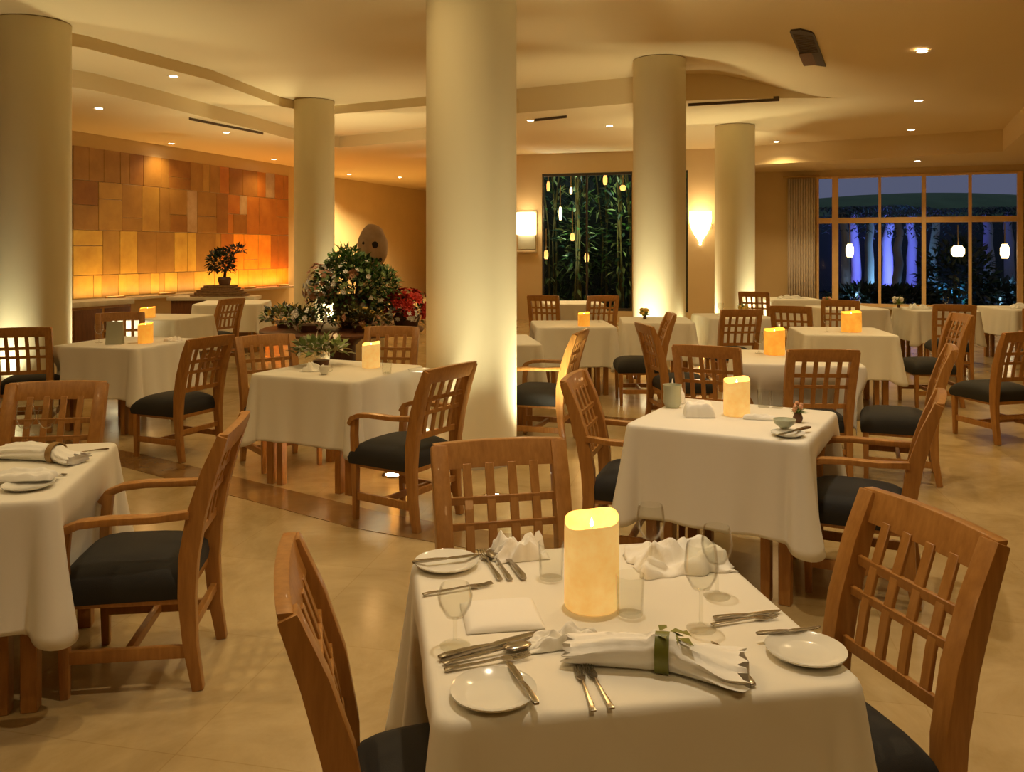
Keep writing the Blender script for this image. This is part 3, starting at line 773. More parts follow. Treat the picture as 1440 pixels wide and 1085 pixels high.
def banded_napkin(p0, p1, r0, rk, r1, tk, band, lab, seed):
    a, b = at(*p0, ZT), at(*p1, ZT); L = (b - a).length; root = empty('napkin', (a.x, a.y, ZT), math.atan2(b.y - a.y, b.x - a.x))
    m = MB(); N, K = 26, 40; vs = []; fs = []
    for i in range(N + 1):
        t = i / N
        w = rk + (r0 - rk) * (1 - ss(t / tk)) if t < tk else rk + (r1 - rk) * ss((t - tk) / (1 - tk))
        hgt = .020 + .012 * math.sin(PI * min(1, t * 1.1)) + (.006 if abs(t - tk) < .08 else 0)
        for j in range(K):
            an = 2 * PI * j / K; pl_ = .12 * math.sin(an * 9 + seed + t * 2) * (w / max(r0, r1)); q = 1 + pl_
            y = w * math.cos(an) * q; z = max(0, hgt * (1 + math.sin(an) * q)) + .002 * math.sin(j * 3 + i) * (an < PI)
            vs.append((t * L + (.012 * math.sin(j * 1.9 + seed) if i in (0, N) else 0), y, z))
    for i in range(N):
        for j in range(K): j2 = (j + 1) % K; fs.append((i * K + j, i * K + j2, (i + 1) * K + j2, (i + 1) * K + j))
    fs.append(tuple(range(K - 1, -1, -1))); fs.append(tuple(N * K + j for j in range(K)))
    m.add(vs, fs); m.build('linen', M['napkin'], root, ang=70)
    m = MB(); K = 28; vs = []
    for x in (-.014, .014):
        for rr2 in (1.1, 1.24):
            for j in range(K): an = 2 * PI * j / K; vs.append((tk * L + x, rk * rr2 * math.cos(an), max(.0005, .034 + .034 * rr2 * math.sin(an))))
    fs = []
    for j in range(K):
        j2 = (j + 1) % K
        for p, q in ((0, 1), (1, 3), (3, 2), (2, 0)): fs.append((p * K + j, p * K + j2, q * K + j2, q * K + j))
    m.add(vs, fs)
    m.build('leaf_band', M[band], root, ang=60)
    if band == 'greenleaf':
        m = MB()
        for k in range(9):
            an = rnd.uniform(-1.3, 1.3); m.leaf((tk * L + rnd.uniform(-.01, .05), rnd.uniform(-.02, .03), .066), (math.cos(an), math.sin(an), rnd.uniform(0, .5)), (0, 0, 1), rnd.uniform(.03, .055), .02)
        m.build('sprig', M['greenleaf'], root)
    tag(root, lab, 'napkin', 'white linen napkins')
banded_napkin((800, 925), (1045, 955), .045, .026, .075, .55, 'greenleaf', 'white napkin gathered by a green leaf band, front centre of the front table', 1)
banded_napkin((2, 640), (110, 652), .085, .035, .06, .72, 'tanband', 'cream napkin gathered by a tan band on the left front table', 2)

def soft_slab(name, x, y, lx, ly, h, rz, material, lab, group='white linen napkins', cat='napkin', crump=0, z=None, seed=0):
    m = MB(); N = 26; vs = []; fs = []
    for iy in range(N + 1):
        for ix in range(N + 1):
            u, v = ix / N * 2 - 1, iy / N * 2 - 1
            e = max(0, (1 - abs(u) ** 6) * (1 - abs(v) ** 6)) ** .5
            nz = noise.noise(Vector((u * 2.6 + seed, v * 2.6, seed))) + .5 * noise.noise(Vector((u * 6, v * 6 + seed, 1)))
            ed = 1 + crump * .25 * noise.noise(Vector((u * 3, v * 3, seed + 4)))
            nz = noise.noise(Vector((u * 1.7 + seed, v * 1.7, seed))) + .35 * noise.noise(Vector((u * 3.6, v * 3.6 + seed, 1)))
            vs.append((u * lx / 2 * ed, v * ly / 2 * ed, h * max(.04, e) * max(.15, 1 - crump * .4 + crump * nz * 1.5) + .001))
    for iy in range(N):
        for ix in range(N): a = iy * (N + 1) + ix; fs.append((a, a + 1, a + N + 2, a + N + 1))
    o = len(vs); m.add(vs, fs)
    rim = list(range(N + 1)) + [(i + 1) * (N + 1) - 1 for i in range(1, N + 1)] + [N * (N + 1) + i for i in range(N - 1, -1, -1)] + [i * (N + 1) for i in range(N - 1, 0, -1)]
    vb = [(vs[i][0], vs[i][1], 0) for i in rim]; k = len(rim); m.v += [Vector(v) for v in vb]
    for i in range(k): m.f.append((rim[i], rim[(i + 1) % k], o + (i + 1) % k, o + i)); m.mi.append(0)
    m.f.append(tuple(o + i for i in range(k))); m.mi.append(0)
    ob = m.build(name, M[material], ang=75); ob.location = (x, y, z or ZT); ob.rotation_euler = (0, 0, rz)
    tag(ob, lab, cat, group); return ob
p = at(705, 866, ZT); soft_slab('napkin', p.x, p.y, .175, .16, .014, .16, 'napkin', 'flat folded square napkin left of the large candle')
p = at(730, 780, ZT); soft_slab('napkin', p.x, p.y, .15, .10, .05, .2, 'napkin', 'crumpled napkin at the back left of the large candle', crump=1, seed=3)
p = at(955, 792, ZT); soft_slab('napkin', p.x, p.y, .26, .17, .045, .2, 'napkin', 'loose crumpled napkin at the back right of the front table', crump=1, seed=8)
p = at(790, 905, ZT); soft_slab('napkin', p.x, p.y, .16, .055, .024, .25, 'napkin', 'rumpled napkin end in front of the large candle', crump=1, seed=5)
p = at(36, 678, ZT); soft_slab('napkin', p.x, p.y, .21, .09, .028, .1, 'napkin', 'folded napkin lying on the plate of the left front table', z=ZT + .016, crump=.4, seed=2)
p = at(983, 584, ZT)
soft_slab('napkin', p.x, p.y, .15, .12, .07, -.1, 'napkin', 'boxy folded napkin left of the candle on the bright white table', crump=.15, seed=6)
p = at(955, 570, ZT); soft_slab('napkin', p.x + .0, p.y + .1, .10, .08, .09, -.4, 'napkin', 'peaked napkin at the back left of the bright white table', crump=.8, seed=9)
p = at(1070, 590, ZT); soft_slab('napkin', p.x, p.y + .02, .16, .05, .02, -.3, 'napkin', 'flat napkin between the candle and the plate on the bright white table', crump=.3, seed=10)
p = at(435, 521, ZT); soft_slab('napkin', p.x + .03, p.y, .18, .09, .04, .1, 'napkin', 'small crumpled napkin on the table left of the big column', crump=1, seed=12)
soft_slab('napkin', -3.12, 7.78, .14, .1, .03, .1, 'napkin', 'small napkin right of the candle on the left rear table', crump=1, seed=13)
soft_slab('napkin', 4.75, 14.45, .4, .2, .04, 0, 'napkin', 'napkins heaped on the farthest table beside the curtain', crump=1, seed=14)
soft_slab('napkin', 5.75, 11.95, .3, .15, .05, 0, 'napkin', 'crumpled napkin below the middle of the blue window', crump=1, seed=15)
soft_slab('napkin', 7.4, 12.15, .5, .3, .05, 0, 'napkin', 'low napkin mound on the pinkish table at the right edge', crump=.6, seed=16)

def cup(x, y, lab):
    def f():
        root = empty('teacup'); m = MB(); m.lathe([(.0001, 0), (.02, 0), (.024, .01), (.036, .045), (.038, .055), (.035, .055), (.022, .012), (.0001, .008)], 24); m.build('cup_bowl', M['china'], root, ang=60)
        m = MB(); m.tube([(.034, 0, .045), (.052, 0, .042), (.054, 0, .028), (.045, 0, .018), (.03, 0, .016)], .003, 8); m.build('handle', M['china'], root); return root
    o = inst('cup', f); o.location = (x, y, ZT); tag(o, lab, 'cup', 'white cups')
p = at(456, 526, ZT); cup(p.x, p.y, 'white cup on the left end of the table left of the big column')
p = at(1103, 606, ZT)
def bowl():
    m = MB(); m.lathe([(.0001, 0), (.02, 0), (.045, .02), (.052, .04), (.049, .04), (.04, .022), (.0001, .006)], 28); return m.build('small_bowl', M['celadon'], ang=60)
o = bowl(); o.location = (p.x, p.y, ZT + .016); tag(o, 'pale green glazed bowl on the small plate of the bright white table', 'bowl')
p = at(940, 572, ZT)
m = MB(); m.lathe([(.0001, 0), (.035, 0), (.05, .03), (.045, .08), (.05, .12), (.047, .12), (.04, .08), (.0001, .01)], 28)
o = m.build('ceramic_vase', M['celadon'], ang=60); o.location = (p.x + .02, p.y, ZT); tag(o, 'pale green vase at the left corner of the bright white table', 'vase')
# small posy on the white table
def posy(x, y, z, lab, s=1, petals='petalp'):
    root = empty('flower_posy', (x, y, z)); m = MB(); m.lathe([(.0001, 0), (.018, 0), (.024, .02), (.016, .045), (.014, .045), (.0001, .02)], 16); m.build('bud_vase', M['pot'], root)
    m = MB(); r = random.Random(int(x * 100))
    for k in range(30):
        a = r.uniform(0, 6.28); e = r.uniform(.1, 1.4); d = (math.cos(a) * math.cos(e), math.sin(a) * math.cos(e), math.sin(e)); m.leaf((0, 0, .04), d, (0, 0, 1), r.uniform(.03, .06) * s, .018 * s)
    m.build('leaves', M['leaf3'], root)
    m = MB()
    for k in range(7):
        a = r.uniform(0, 6.28); m.ball((math.cos(a) * .02 * s, math.sin(a) * .02 * s, .06 + r.uniform(0, .03) * s), .012 * s, 8)
    m.build('blossoms', M[petals], root); tag(root, lab, 'flowers', 'small table posies')
p = at(1122, 593, ZT); posy(p.x, p.y, ZT, 'tiny pink posy near the right end of the bright white table')
posy(2.95, 10.8, ZT, 'leafy posy on the table just right of the tall column', 2.4, 'petaly')
posy(5.55, 12.15, ZT, 'leafy posy below the middle of the blue window', 2.6, 'petalw')
posy(4.6, 12.35, ZT, 'leafy posy at the left end of the blue window', 2.2, 'petalp')
posy(1.6, 10.2, ZT, 'pale posy on the table directly before the tall column', 2.0, 'petaly')
# menu card on left rear table
root = empty('menu_card', (-3.52, 7.5, ZT), .1)
for s in (-1, 1):
    m = MB(); m.add([(-.07, s * .035, 0), (.07, s * .035, 0), (.07, 0, .20), (-.07, 0, .20), (-.07, s * .037, .0), (.07, s * .037, .0), (.07, s * .002, .202), (-.07, s * .002, .202)],
                    [(0, 1, 2, 3), (7, 6, 5, 4), (0, 4, 5, 1), (1, 5, 6, 2), (2, 6, 7, 3), (3, 7, 4, 0)]); m.build('card_leaf', M['card'], root, smooth=False)
tag(root, 'grey-green folded menu card standing on the left rear table', 'menu card')

# ------------------------------------------------------------ flower display
def bush(name, root, c, rad, n, L, W, mats, seed, bottom=-.6, jit=.25):
    r = random.Random(seed); m = MB()
    for i in range(n):
        a = r.uniform(0, 2 * PI); u = r.uniform(bottom, 1); q = math.sqrt(max(0, 1 - u * u)); d = Vector((q * math.cos(a), q * math.sin(a), u))
        k = r.uniform(.45, 1.05) if r.random() < .7 else r.uniform(.9, 1.15)
        p = Vector((d.x * rad[0] * k, d.y * rad[1] * k, d.z * rad[2] * k)) + Vector(c)
        dd2 = (d + Vector((r.uniform(-1, 1), r.uniform(-1, 1), r.uniform(-.6, 1))) * .8)
        m.leaf(p, dd2, (r.uniform(-.6, .6), r.uniform(-.6, .6), 1), L * r.uniform(.6, 1.3), W * r.uniform(.7, 1.3), r.randrange(len(mats)))
    return m.build(name, mats, root, smooth=False)
def blooms(name, root, c, rad, n, s, mats, seed, front=False):
    r = random.Random(seed); m = MB()
    for i in range(n):
        a = r.uniform(0, 2 * PI) if not front else r.uniform(PI, 2 * PI); u = r.uniform(-.5, 1); q = math.sqrt(1 - u * u); d = Vector((q * math.cos(a), q * math.sin(a), u))
        p = Vector((d.x * rad[0], d.y * rad[1], d.z * rad[2])) * r.uniform(.85, 1.08) + Vector(c); mi = r.randrange(len(mats))
        for k in range(7):
            an = k * PI * 2 / 7; t = d.cross(Vector((.3, .2, 1))).normalized(); b = d.cross(t)
            m.leaf(p, t * math.cos(an) + b * math.sin(an) + d * .5, d, s * r.uniform(.8, 1.2), s * .7, mi)
        m.ball(p + d * s * .2, s * .25, 6, mi)
    return m.build(name, mats, root, smooth=False)
TX, TY = -1.85, 9.25
root = empty('display_table', (TX, TY, 0))
m = MB(); m.lathe([(.0001, .70), (.86, .70), (.88, .71), (.88, .73), (.86, .74), (.0001, .74)], 48); m.build('tabletop', M['darkwood'], root)
m = MB(); m.lathe([(.0001, 0), (.42, 0), (.42, .04), (.2, .08), (.14, .2), (.14, .55), (.3, .7), (.0001, .7)], 36); m.build('pedestal', M['darkwood'], root)
tag(root, 'dark round pedestal table carrying the flower display', 'table')
root = empty('flower_arrangement', (TX + .12, TY + .05, .74))
m = MB(); m.lathe([(.0001, 0), (.16, 0), (.2, .06), (.24, .22), (.2, .34), (.22, .36), (.2, .36), (.0001, .3)], 32); m.build('pot', M['pot'], root)
bush('leaves', root, (0, 0, .42), (.42, .36, .32), 1600, .085, .036, [M['leaf1'], M['leaf2'], M['leaf2'], M['leaf1'], M['leaf3']], 1)
bush('top_spray', root, (-.08, -.02, .62), (.22, .2, .22), 420, .09, .034, [M['leaf1'], M['leaf3'], M['leaf1'], M['leafg']], 2, bottom=-.3)  # lighter leaves put the bouquet's top highlights into leaf colour
bush('side_spray', root, (.3, -.1, .46), (.16, .16, .2), 200, .09, .03, [M['leafg'], M['leaf3'], M['leaf1']], 3, bottom=-.6)
m = MB(); r = random.Random(4)
for k in range(16):
    a = r.uniform(0, 6.28); e = r.uniform(.3, 1.3); m.tube([(0, 0, .3), (math.cos(a) * .2 * math.cos(e), math.sin(a) * .2 * math.cos(e), .3 + .25 * math.sin(e)), (math.cos(a) * .4 * math.cos(e), math.sin(a) * .4 * math.cos(e), .3 + .5 * math.sin(e))], .006, 5)
m.build('stems', M['stem'], root)
blooms('white_blossoms', root, (0, -.07, .42), (.44, .39, .33), 60, .034, [M['petalw'], M['leaf3'], M['leaf3']], 5, True)
blooms('pink_blossoms', root, (-.35, -.1, .42), (.17, .18, .27), 110, .04, [M['petalp'], M['petalp'], M['petalw']], 6)
blooms('rose', root, (.05, -.36, .58), (.04, .03, .04), 9, .045, [M['petalp']], 9)
tag(root, 'large green bouquet with pink and white blossoms in the middle of the display', 'flower arrangement')
root = empty('flower_arrangement', (TX + .68, TY + .12, .74))
m = MB(); m.lathe([(.0001, 0), (.12, 0), (.15, .1), (.11, .16), (.0001, .14)], 24); m.build('pot', M['pot'], root)
blooms('red_blossoms', root, (0, 0, .22), (.26, .2, .18), 90, .06, [M['petalr']], 12); blooms('white_blossoms', root, (-.02, -.14, .14), (.2, .1, .1), 22, .035, [M['petalw']], 13, True)
bush('leaves', root, (0, 0, .15), (.2, .16, .12), 120, .09, .03, [M['leaf2'], M['leaf4']], 14)
tag(root, 'red bouquet with white sprays at the right of the flower display', 'flower arrangement')
def lowpot(x, y, lab, s, pet, lf, sx=.26):
    root = empty('flower_arrangement', (x, y, .74))
    m = MB(); m.lathe([(.0001, 0), (.10, 0), (.13, .07), (.0001, .06)], 24); m.build('bowl', M['pot'], root)
    bush('leaves', root, (0, 0, .10), (sx, .2, .12), 260, .08, .035, lf, s, bottom=-.2); blooms('blossoms', root, (0, -.02, .12), (sx, .2, .12), 18, .038, pet, s + 1, True); tag(root, lab, 'flower arrangement')
lowpot(TX - .62, TY + .05, 'low bowl of white and yellow-green flowers at the left end of the display', 21, [M['petalw'], M['petaly']], [M['leaf4'], M['leaf3'], M['leaf2']])
lowpot(TX - .25, TY - .42, 'low bowl of white flowers in front of the big bouquet', 31, [M['petalw']], [M['leaf2'], M['leaf4'], M['leaf1']])
lowpot(TX + .3, TY - .42, 'low bowl of dusty yellow flowers right of the white ones', 41, [M['petaly'], M['petalp']], [M['leaf4'], M['leaf4'], M['leaf2']])
# pale leafy plant on the middle left table
root = empty('leafy_centrepiece', (-1.38, 6.12, ZT))
m = MB(); m.lathe([(.0001, 0), (.05, 0), (.06, .04), (.0001, .04)], 20); m.build('bowl', M['pot'], root)
bush('leaves', root, (0, 0, .10), (.17, .12, .09), 220, .07, .045, [M['leaf3'], M['leaf3'], M['petalw'], M['leaf4']], 51, bottom=-.1)
tag(root, 'pale green leafy centrepiece on the table left of the big column', 'centrepiece')

# round clay sculpture on a plinth behind the bouquet
root = empty('sculpture', (-1.98, 12.0, 0))
m = MB(); m.box(-.2, .2, -.2, .2, 0, 1.3); m.build('plinth', M['wall'], root, bevel=.01)
m = MB(); N, K = 20, 32; vs = []; fs = []
for i in range(N + 1):
    th = PI * i / N
    for j in range(K):
        a = 2 * PI * j / K; d = Vector((math.sin(th) * math.cos(a), math.sin(th) * math.sin(a), math.cos(th))); k = 1 + .06 * noise.noise(d * 2.4)
        for (hx, hz, dep) in ((.28, .12, .16), (-.45, .2, .10), (.62, -.55, .10)):
            q = Vector((hx, -math.sqrt(max(0, 1 - hx * hx - hz * hz)), hz)); k -= dep * math.exp(-((d - q).length / .17) ** 2)
        vs.append(d * k); vs[-1] = Vector((vs[-1].x * .215, vs[-1].y * .2, vs[-1].z * .33))
for i in range(N):
    for j in range(K): j2 = (j + 1) % K; fs.append((i * K + j, i * K + j2, (i + 1) * K + j2, (i + 1) * K + j))
m.add(vs, fs); o = m.build('stone_head', M['sculpt'], root, merge=.0005, ang=180); o.location = (0, 0, 1.62)
m = MB()
for (hx, hz, rr_) in ((.28, .12, .055), (-.45, .2, .03), (.62, -.55, .032)):
    y = -math.sqrt(max(0, 1 - hx * hx - hz * hz)); m.ball((hx * .2, y * .172, 1.62 + hz * .31), (rr_, .02, rr_), 12)
m.build('hollow_shade', M['hollow_shade'], root)  # dark caps in the dents: shade of the hollows put into colour
tag(root, 'round clay-coloured sculpture with dark hollows above the bouquet', 'sculpture')

# buffet console with a dark plant, before the amber wall
root = empty('console_table', (-5.3, 15.1, 0), math.radians(4))
m = MB(); m.box(-.75, .75, -.3, .3, .70, .76); m.build('counter_top', M['stone'], root, bevel=.006)
m = MB(); m.box(-.68, .68, -.26, .26, .08, .70); m.build('cabinet_body', M['darkwood'], root, bevel=.005)
m = MB(); m.box(-.66, .66, -.24, .24, 0, .08); m.build('plinth', M['darkwood'], root)
tag(root, 'console with pale top standing before the amber wall', 'console')
m = MB(); r = random.Random(3)
for k in range(5):
    w = .46 - .05 * k; m.box(-w + r.uniform(-.03, .03), w, -.2 + .01 * k, .2 - .01 * k, .04 * k, .04 * k + .036)
o = m.build('stone_stack', M['wicker'], bevel=.008); o.location = (-5.2, 15.1, .76); tag(o, 'stack of flat brown stones under the dark plant', 'stones')
root = empty('potted_plant', (-5.13, 15.1, .96))
m = MB(); m.lathe([(.0001, 0), (.09, 0), (.12, .1), (.10, .14), (.0001, .13)], 20); m.build('pot', M['pot'], root)
m = MB(); m.tube([(0, 0, .1), (.02, 0, .3), (-.05, 0, .42)], [.03, .025, .015], 8); m.tube([(.02, 0, .28), (.12, 0, .42), (.18, 0, .58), (.26, 0, .66)], [.02, .016, .012, .008], 8); m.build('trunk', M['black'], root)
bush('leaves', root, (-.06, 0, .38), (.2, .18, .24), 420, .09, .05, [M['black'], M['leaf2']], 61); bush('upper_leaves', root, (.22, 0, .62), (.12, .08, .07), 90, .09, .04, [M['black']], 62)
tag(root, 'dark twisted plant silhouetted against the amber wall', 'plant')
# low service shelf under the amber panels at far left
root = empty('service_cabinet', (-6.55, 13.2, 0), math.radians(68))
m = MB(); m.box(-.6, .6, -.25, .25, .72, .80); m.build('counter_top', M['stone'], root, bevel=.006)
m = MB(); m.box(-.56, .56, -.22, .22, 0, .72); m.build('cabinet_body', M['wood'], root, bevel=.006)
for s in (-1, 1):
    m = MB(); m.box(s * .28 - .25, s * .28 + .25, -.24, -.22, .06, .68); m.build('door', M['darkwood'], root, bevel=.004)
tag(root, 'brown service cabinet with pale top left of the console', 'cabinet')

# ------------------------------------------------------------ ceiling and wall fittings, lights
def light(kind, name, loc, e, col, parent=None, rot=None, size=.05, spot=1.8, blend=.8):
    l = bpy.data.lights.new(name, kind); l.energy = e; l.color = col
    if kind == 'SPOT': l.spot_size = spot; l.spot_blend = blend; l.shadow_soft_size = size
    elif kind == 'POINT': l.shadow_soft_size = size
    elif kind == 'AREA': l.size = size
    o = bpy.data.objects.new(name, l); COL.objects.link(o); o.location = loc
    if rot: o.rotation_euler = rot
    if parent: o.parent = parent
    return o
WARM = (1, .72, .34); SOFT = (1, .80, .50)
def make_down():
    root = empty('downlight')
    m = MB(); m.lathe([(.055, -.002), (.075, -.008), (.08, 0), (.05, .0)], 28); m.build('trim_ring', M['ring'], root)
    m = MB(); m.lathe([(.0001, -.004), (.052, -.004), (.052, 0)], 24); m.build('lens', M['lamp'], root)
    return root
def down(x, y, z, e, lab, col=WARM, spot=2.3):
    o = inst('down', make_down); o.location = (x, y, z - .001); tag(o, lab, 'ceiling light', 'recessed downlights')
    light('SPOT', 'downlight_beam', (0, 0, -.03), e, col, o, size=.05, spot=spot)
def dpx(px, py, z): p = at(px, py, z); return p.x, p.y
for px, py, z, e, lab in [
    (244, 107, ZL, 60, 'brightest recessed downlight above the far left column side'),
    (139, 152, ZL, 60, 'recessed downlight nearest the far left column'),
    (318, 186, ZL, 60, 'recessed downlight beside the ceiling slot left of the slim column'),
    (241, 212, 3.72, 14, 'faint recessed downlight over the middle of the amber wall'),
    (385, 238, 3.72, 14, 'faint recessed downlight at the right end of the amber wall'),
    (491, 254, ZL, 750, 'recessed downlight right of the slim column, left of its pair'),
    (562, 265, ZL, 750, 'recessed downlight right of the slim column, right of its pair'),
    (857, 177, ZL, 80, 'recessed downlight above the dark garden window, beside the tall column'),
    (746, 169, ZL, 80, 'recessed downlight at the right side of the big column'),
    (1092, 199, ZL, 80, 'recessed downlight right of the far column top'),
    (1297, 72, ZL, 80, 'nearest of the recessed downlights in a row above the window bay'),
    (1292, 141, ZL, 80, 'second of the recessed downlights in a row above the window bay'),
    (1290, 186, ZL, 60, 'third recessed downlight in the row, at the soffit edge'),
    (1290, 226, ZS, 40, 'tiny downlight under the soffit just above the window')]:
    x, y = dpx(px, py, z)
    if py in (212, 238, 254, 265): y = min(y, {212: 17.0, 238: 20.0, 254: 24, 265: 25}[py]); x = (px - 720) / F * y
    if py == 107: z = ZM; x, y = dpx(px, py, z)
    if py == 186 and px > 1000: y = 15.05; x = 7.1
    down(x, y, z, e, lab)
p = at(785, 218, ZL)
# unseen lamps of the same kind; beyond the front and white tables, added as fill
for x, y, e, lab, col in [(.25, 2.35, 82, 'downlight over the front table', (1, .90, .74)), (1.35, 4.45, 84, 'downlight over the bright white table', (1, .93, .85)), (-1.9, 3.3, 34, 'added unseen downlight over the left front table', SOFT), (-1.1, 5.5, 30, 'added unseen downlight over the middle left table', WARM),
                     (3.6, 3.0, 60, 'added unseen downlight over the right aisle', WARM), (3.0, 6.5, 40, 'added unseen downlight over the middle right tables', WARM), (-3.2, .8, 50, 'added unseen downlight behind the left front table', WARM),
                     (.8, -1.2, 50, 'added unseen downlight behind the camera', WARM), (-5.5, 4.5, 50, 'added unseen downlight by the left wall', WARM), (4.9, 6.6, 60, 'added unseen downlight over the far right tables', WARM),
                     (.9, 8.2, 40, 'added unseen downlight near the small amber candle table', WARM), (-1.7, 8.3, 70, 'added unseen downlight over the flower display', SOFT)]:
    zz = zc(x) if y < B(x) else ZL
    down(x, y, zz, e, lab, col, 1.5 if 'over the' in lab and 'aisle' not in lab else 2.3)

# floor uplights beside the columns
def make_up():
    root = empty('floor_uplight')
    m = MB(); m.lathe([(.06, 0), (.078, .002), (.08, .006), (.058, .007), (.055, .004)], 28); m.build('rim', M['brass'], root)
    m = MB(); m.lathe([(.0001, .005), (.056, .005), (.056, .001)], 24); m.build('lens', M['lamp'], root); return root
UP = (1, .95, .66)
def uplight(x, y, cx, cy, e, lab):
    o = inst('up', make_up); o.location = (x, y, .0); tag(o, lab, 'floor light', 'uplights around the columns')
    d = Vector((cx - x, cy - y, 0)).normalized() * .25 + Vector((0, 0, 2.4)); q = (-d).to_track_quat('Z', 'Y')
    l = light('SPOT', 'uplight_beam', (0, 0, .03), e, UP, o, size=.06, spot=1.75, blend=1); l.rotation_euler = q.to_euler()
names = ['far left column', 'slim column', 'big middle column', 'tall column', 'far column']
for (cx, cy, r, _, top), nm, offs, e in zip(COLS, names, [((-.12, -.62), (.4, .5)), ((.5, -.25), (-.45, .35)), ((-.53, -.48), (.62, -.05), (.19, -1.0)), ((.5, -.2), (-.42, -.62)), ((.35, -.45), (-.5, .1))], [120, 160, 66, 160, 110]):
    wd = ['at its left or near side', 'at its other side', 'in front of it']
    for k, (ox, oy) in enumerate(offs):
        side = ('left' if ox < 0 else 'right') + (' front' if oy < 0 else ' rear')
        uplight(cx + ox, cy + oy, cx, cy, e if k < 2 else 6, 'round floor uplight at the %s of the %s' % (side, nm))

# wall lamps
def wall_lamp_box():
    t = far_at(742); a = Vector((*lint(FA, FB, t), 0)); d = Vector((FB[0] - FA[0], FB[1] - FA[1], 0)).normalized()
    root = empty('wall_lamp', (a.x, a.y, 0), math.atan2(d.y, d.x))
    m = MB(); m.box(-.2, .2, -.20, -.03, 1.92, 2.42); m.build('glass_shade', M['sconce'], root, bevel=.015)
    m = MB(); m.box(-.2, .2, -.09, -.03, 1.60, 1.91); m.build('lower_panel', M['card'], root, bevel=.005)
    m = MB(); m.box(-.22, .22, -.03, -.002, 1.50, 2.45); m.build('back_plate', M['ring'], root, bevel=.005)
    m = MB(); m.box(-.22, .22, -.14, -.03, 1.53, 1.58); m.build('shelf', M['ring'], root, bevel=.004)
    light('POINT', 'wall_lamp_glow', (0, -.45, 2.25), 16, (1, .72, .4), root, size=.15)
    tag(root, 'glowing square wall lamp left of the dark garden window', 'wall lamp')
wall_lamp_box()
def wall_lamp_shell():
    t = far_at(985); a = Vector((*lint(FA, FB, t), 0)); d = Vector((FB[0] - FA[0], FB[1] - FA[1], 0)).normalized()
    root = empty('wall_lamp', (a.x, a.y, 0), math.atan2(d.y, d.x))
    m = MB(); vs = []; fs = []; K = 25
    prof = [(.01, 1.72), (.05, 1.80), (.13, 1.92), (.20, 2.08), (.225, 2.25), (.215, 2.38)]
    for r_, z in prof:
        for j in range(K): an = PI + PI * j / (K - 1); q = r_ * (1 + .04 * math.cos(j * PI)); vs.append((q * math.cos(an), q * math.sin(an) * .75 - .02, z + (.02 * math.cos(j * PI) if z > 2.3 else 0)))
    for i in range(len(prof) - 1):
        for j in range(K - 1): fs.append((i * K + j, i * K + j + 1, (i + 1) * K + j + 1, (i + 1) * K + j))
    m.add(vs, fs); o = m.build('shell_shade', M['sconce'], root); o.modifiers.new('s', 'SOLIDIFY').thickness = .008
    m = MB(); m.ball((0, -.05, 1.70), .028, 10); m.build('finial', M['sconce'], root)
    for s in (-1, 1):
        m = MB(); m.tube([(s * .2, -.02, 2.05), (s * .25, -.05, 2.02), (s * .25, -.04, 2.12), (s * .22, -.02, 2.12)], .012, 8); m.build('bracket', M['brass'], root)
    m = MB(); m.box(-.1, .1, -.02, -.001, 1.85, 2.3); m.build('back_plate', M['brass'], root, bevel=.004)
    light('POINT', 'wall_lamp_glow', (0, -.4, 2.45), 16, (1, .72, .4), root, size=.12)
    tag(root, 'glowing shell-shaped wall lamp between the tall and far columns', 'wall lamp')
wall_lamp_shell()

# ceiling vent and slot diffusers
root = empty('ceiling_vent', (0, 0, 0)); a = Vector((3.17, 9.3, 0)); b = Vector((3.72, 10.4, 0)); d = (b - a).normalized(); s = Vector((d.y, -d.x, 0))
root.location = (a + b) / 2 + up * zc(3.33)
def vp(u, v, dz): q = a + d * u + s * v; return Vector((q.x, q.y, zc(q.x) + dz)) - root.location
LV = (b - a).length
m = MB(); N = 20
out = []
for i in range(N + 1):
    u = LV * i / N; w = .13 if u > .13 else math.sqrt(max(0, .13 ** 2 - (.13 - u) ** 2))
    out.append((u, w))
vs = [];
for dz in (-.02, .01):
    for u, w in out: vs += [vp(u, -w, dz), vp(u, w, dz)]
n = 2 * (N + 1); fs = []
for i in range(N):
    k = 2 * i; fs += [(k, k + 1, k + 3, k + 2), (k, k + 2, n + k + 2, n + k), (k + 1, n + k + 1, n + k + 3, k + 3)]
fs.append((2 * N, 2 * N + 1, n + 2 * N + 1, n + 2 * N))
m.add(vs, fs); m.build('housing', M['vent'], root, smooth=False)
m = MB()
for i in range(3, N - 7): u = LV * i / N; m.beam(vp(u, -.105, -.022), vp(u, .105, -.022), .006, .03, (0, 0, 1))
m.build('louvres', M['slot'], root, smooth=False)
m = MB(); m.sweep([vp(LV * .62, 0, -.022), vp(LV * .98, 0, -.022)], .25, .008, (s.x, s.y, 0)); o = m.build('cover_plate', M['darkwood'], root, smooth=False)
tag(root, 'dark oblong air vent with rounded end in the ceiling', 'ceiling vent')
for (q0, q1, lab) in [((266, 165), (370, 186), 'dark ceiling slot above the amber wall'), ((752, 167), (797, 162), 'short dark ceiling slot right of the big column'), ((968, 145.5), (1096, 138), 'long dark ceiling slot right of the tall column')]:
    u_, v_ = at(*q0, ZL), at(*q1, ZL); m = MB(); m.beam(u_ - up * .006, v_ - up * .006, .07, .012); c = (u_ + v_) / 2
    m.v = [v - c for v in m.v]; o = m.build('slot_diffuser', M['slot'], smooth=False); o.location = c; tag(o, lab, 'air slot', 'ceiling air slots')

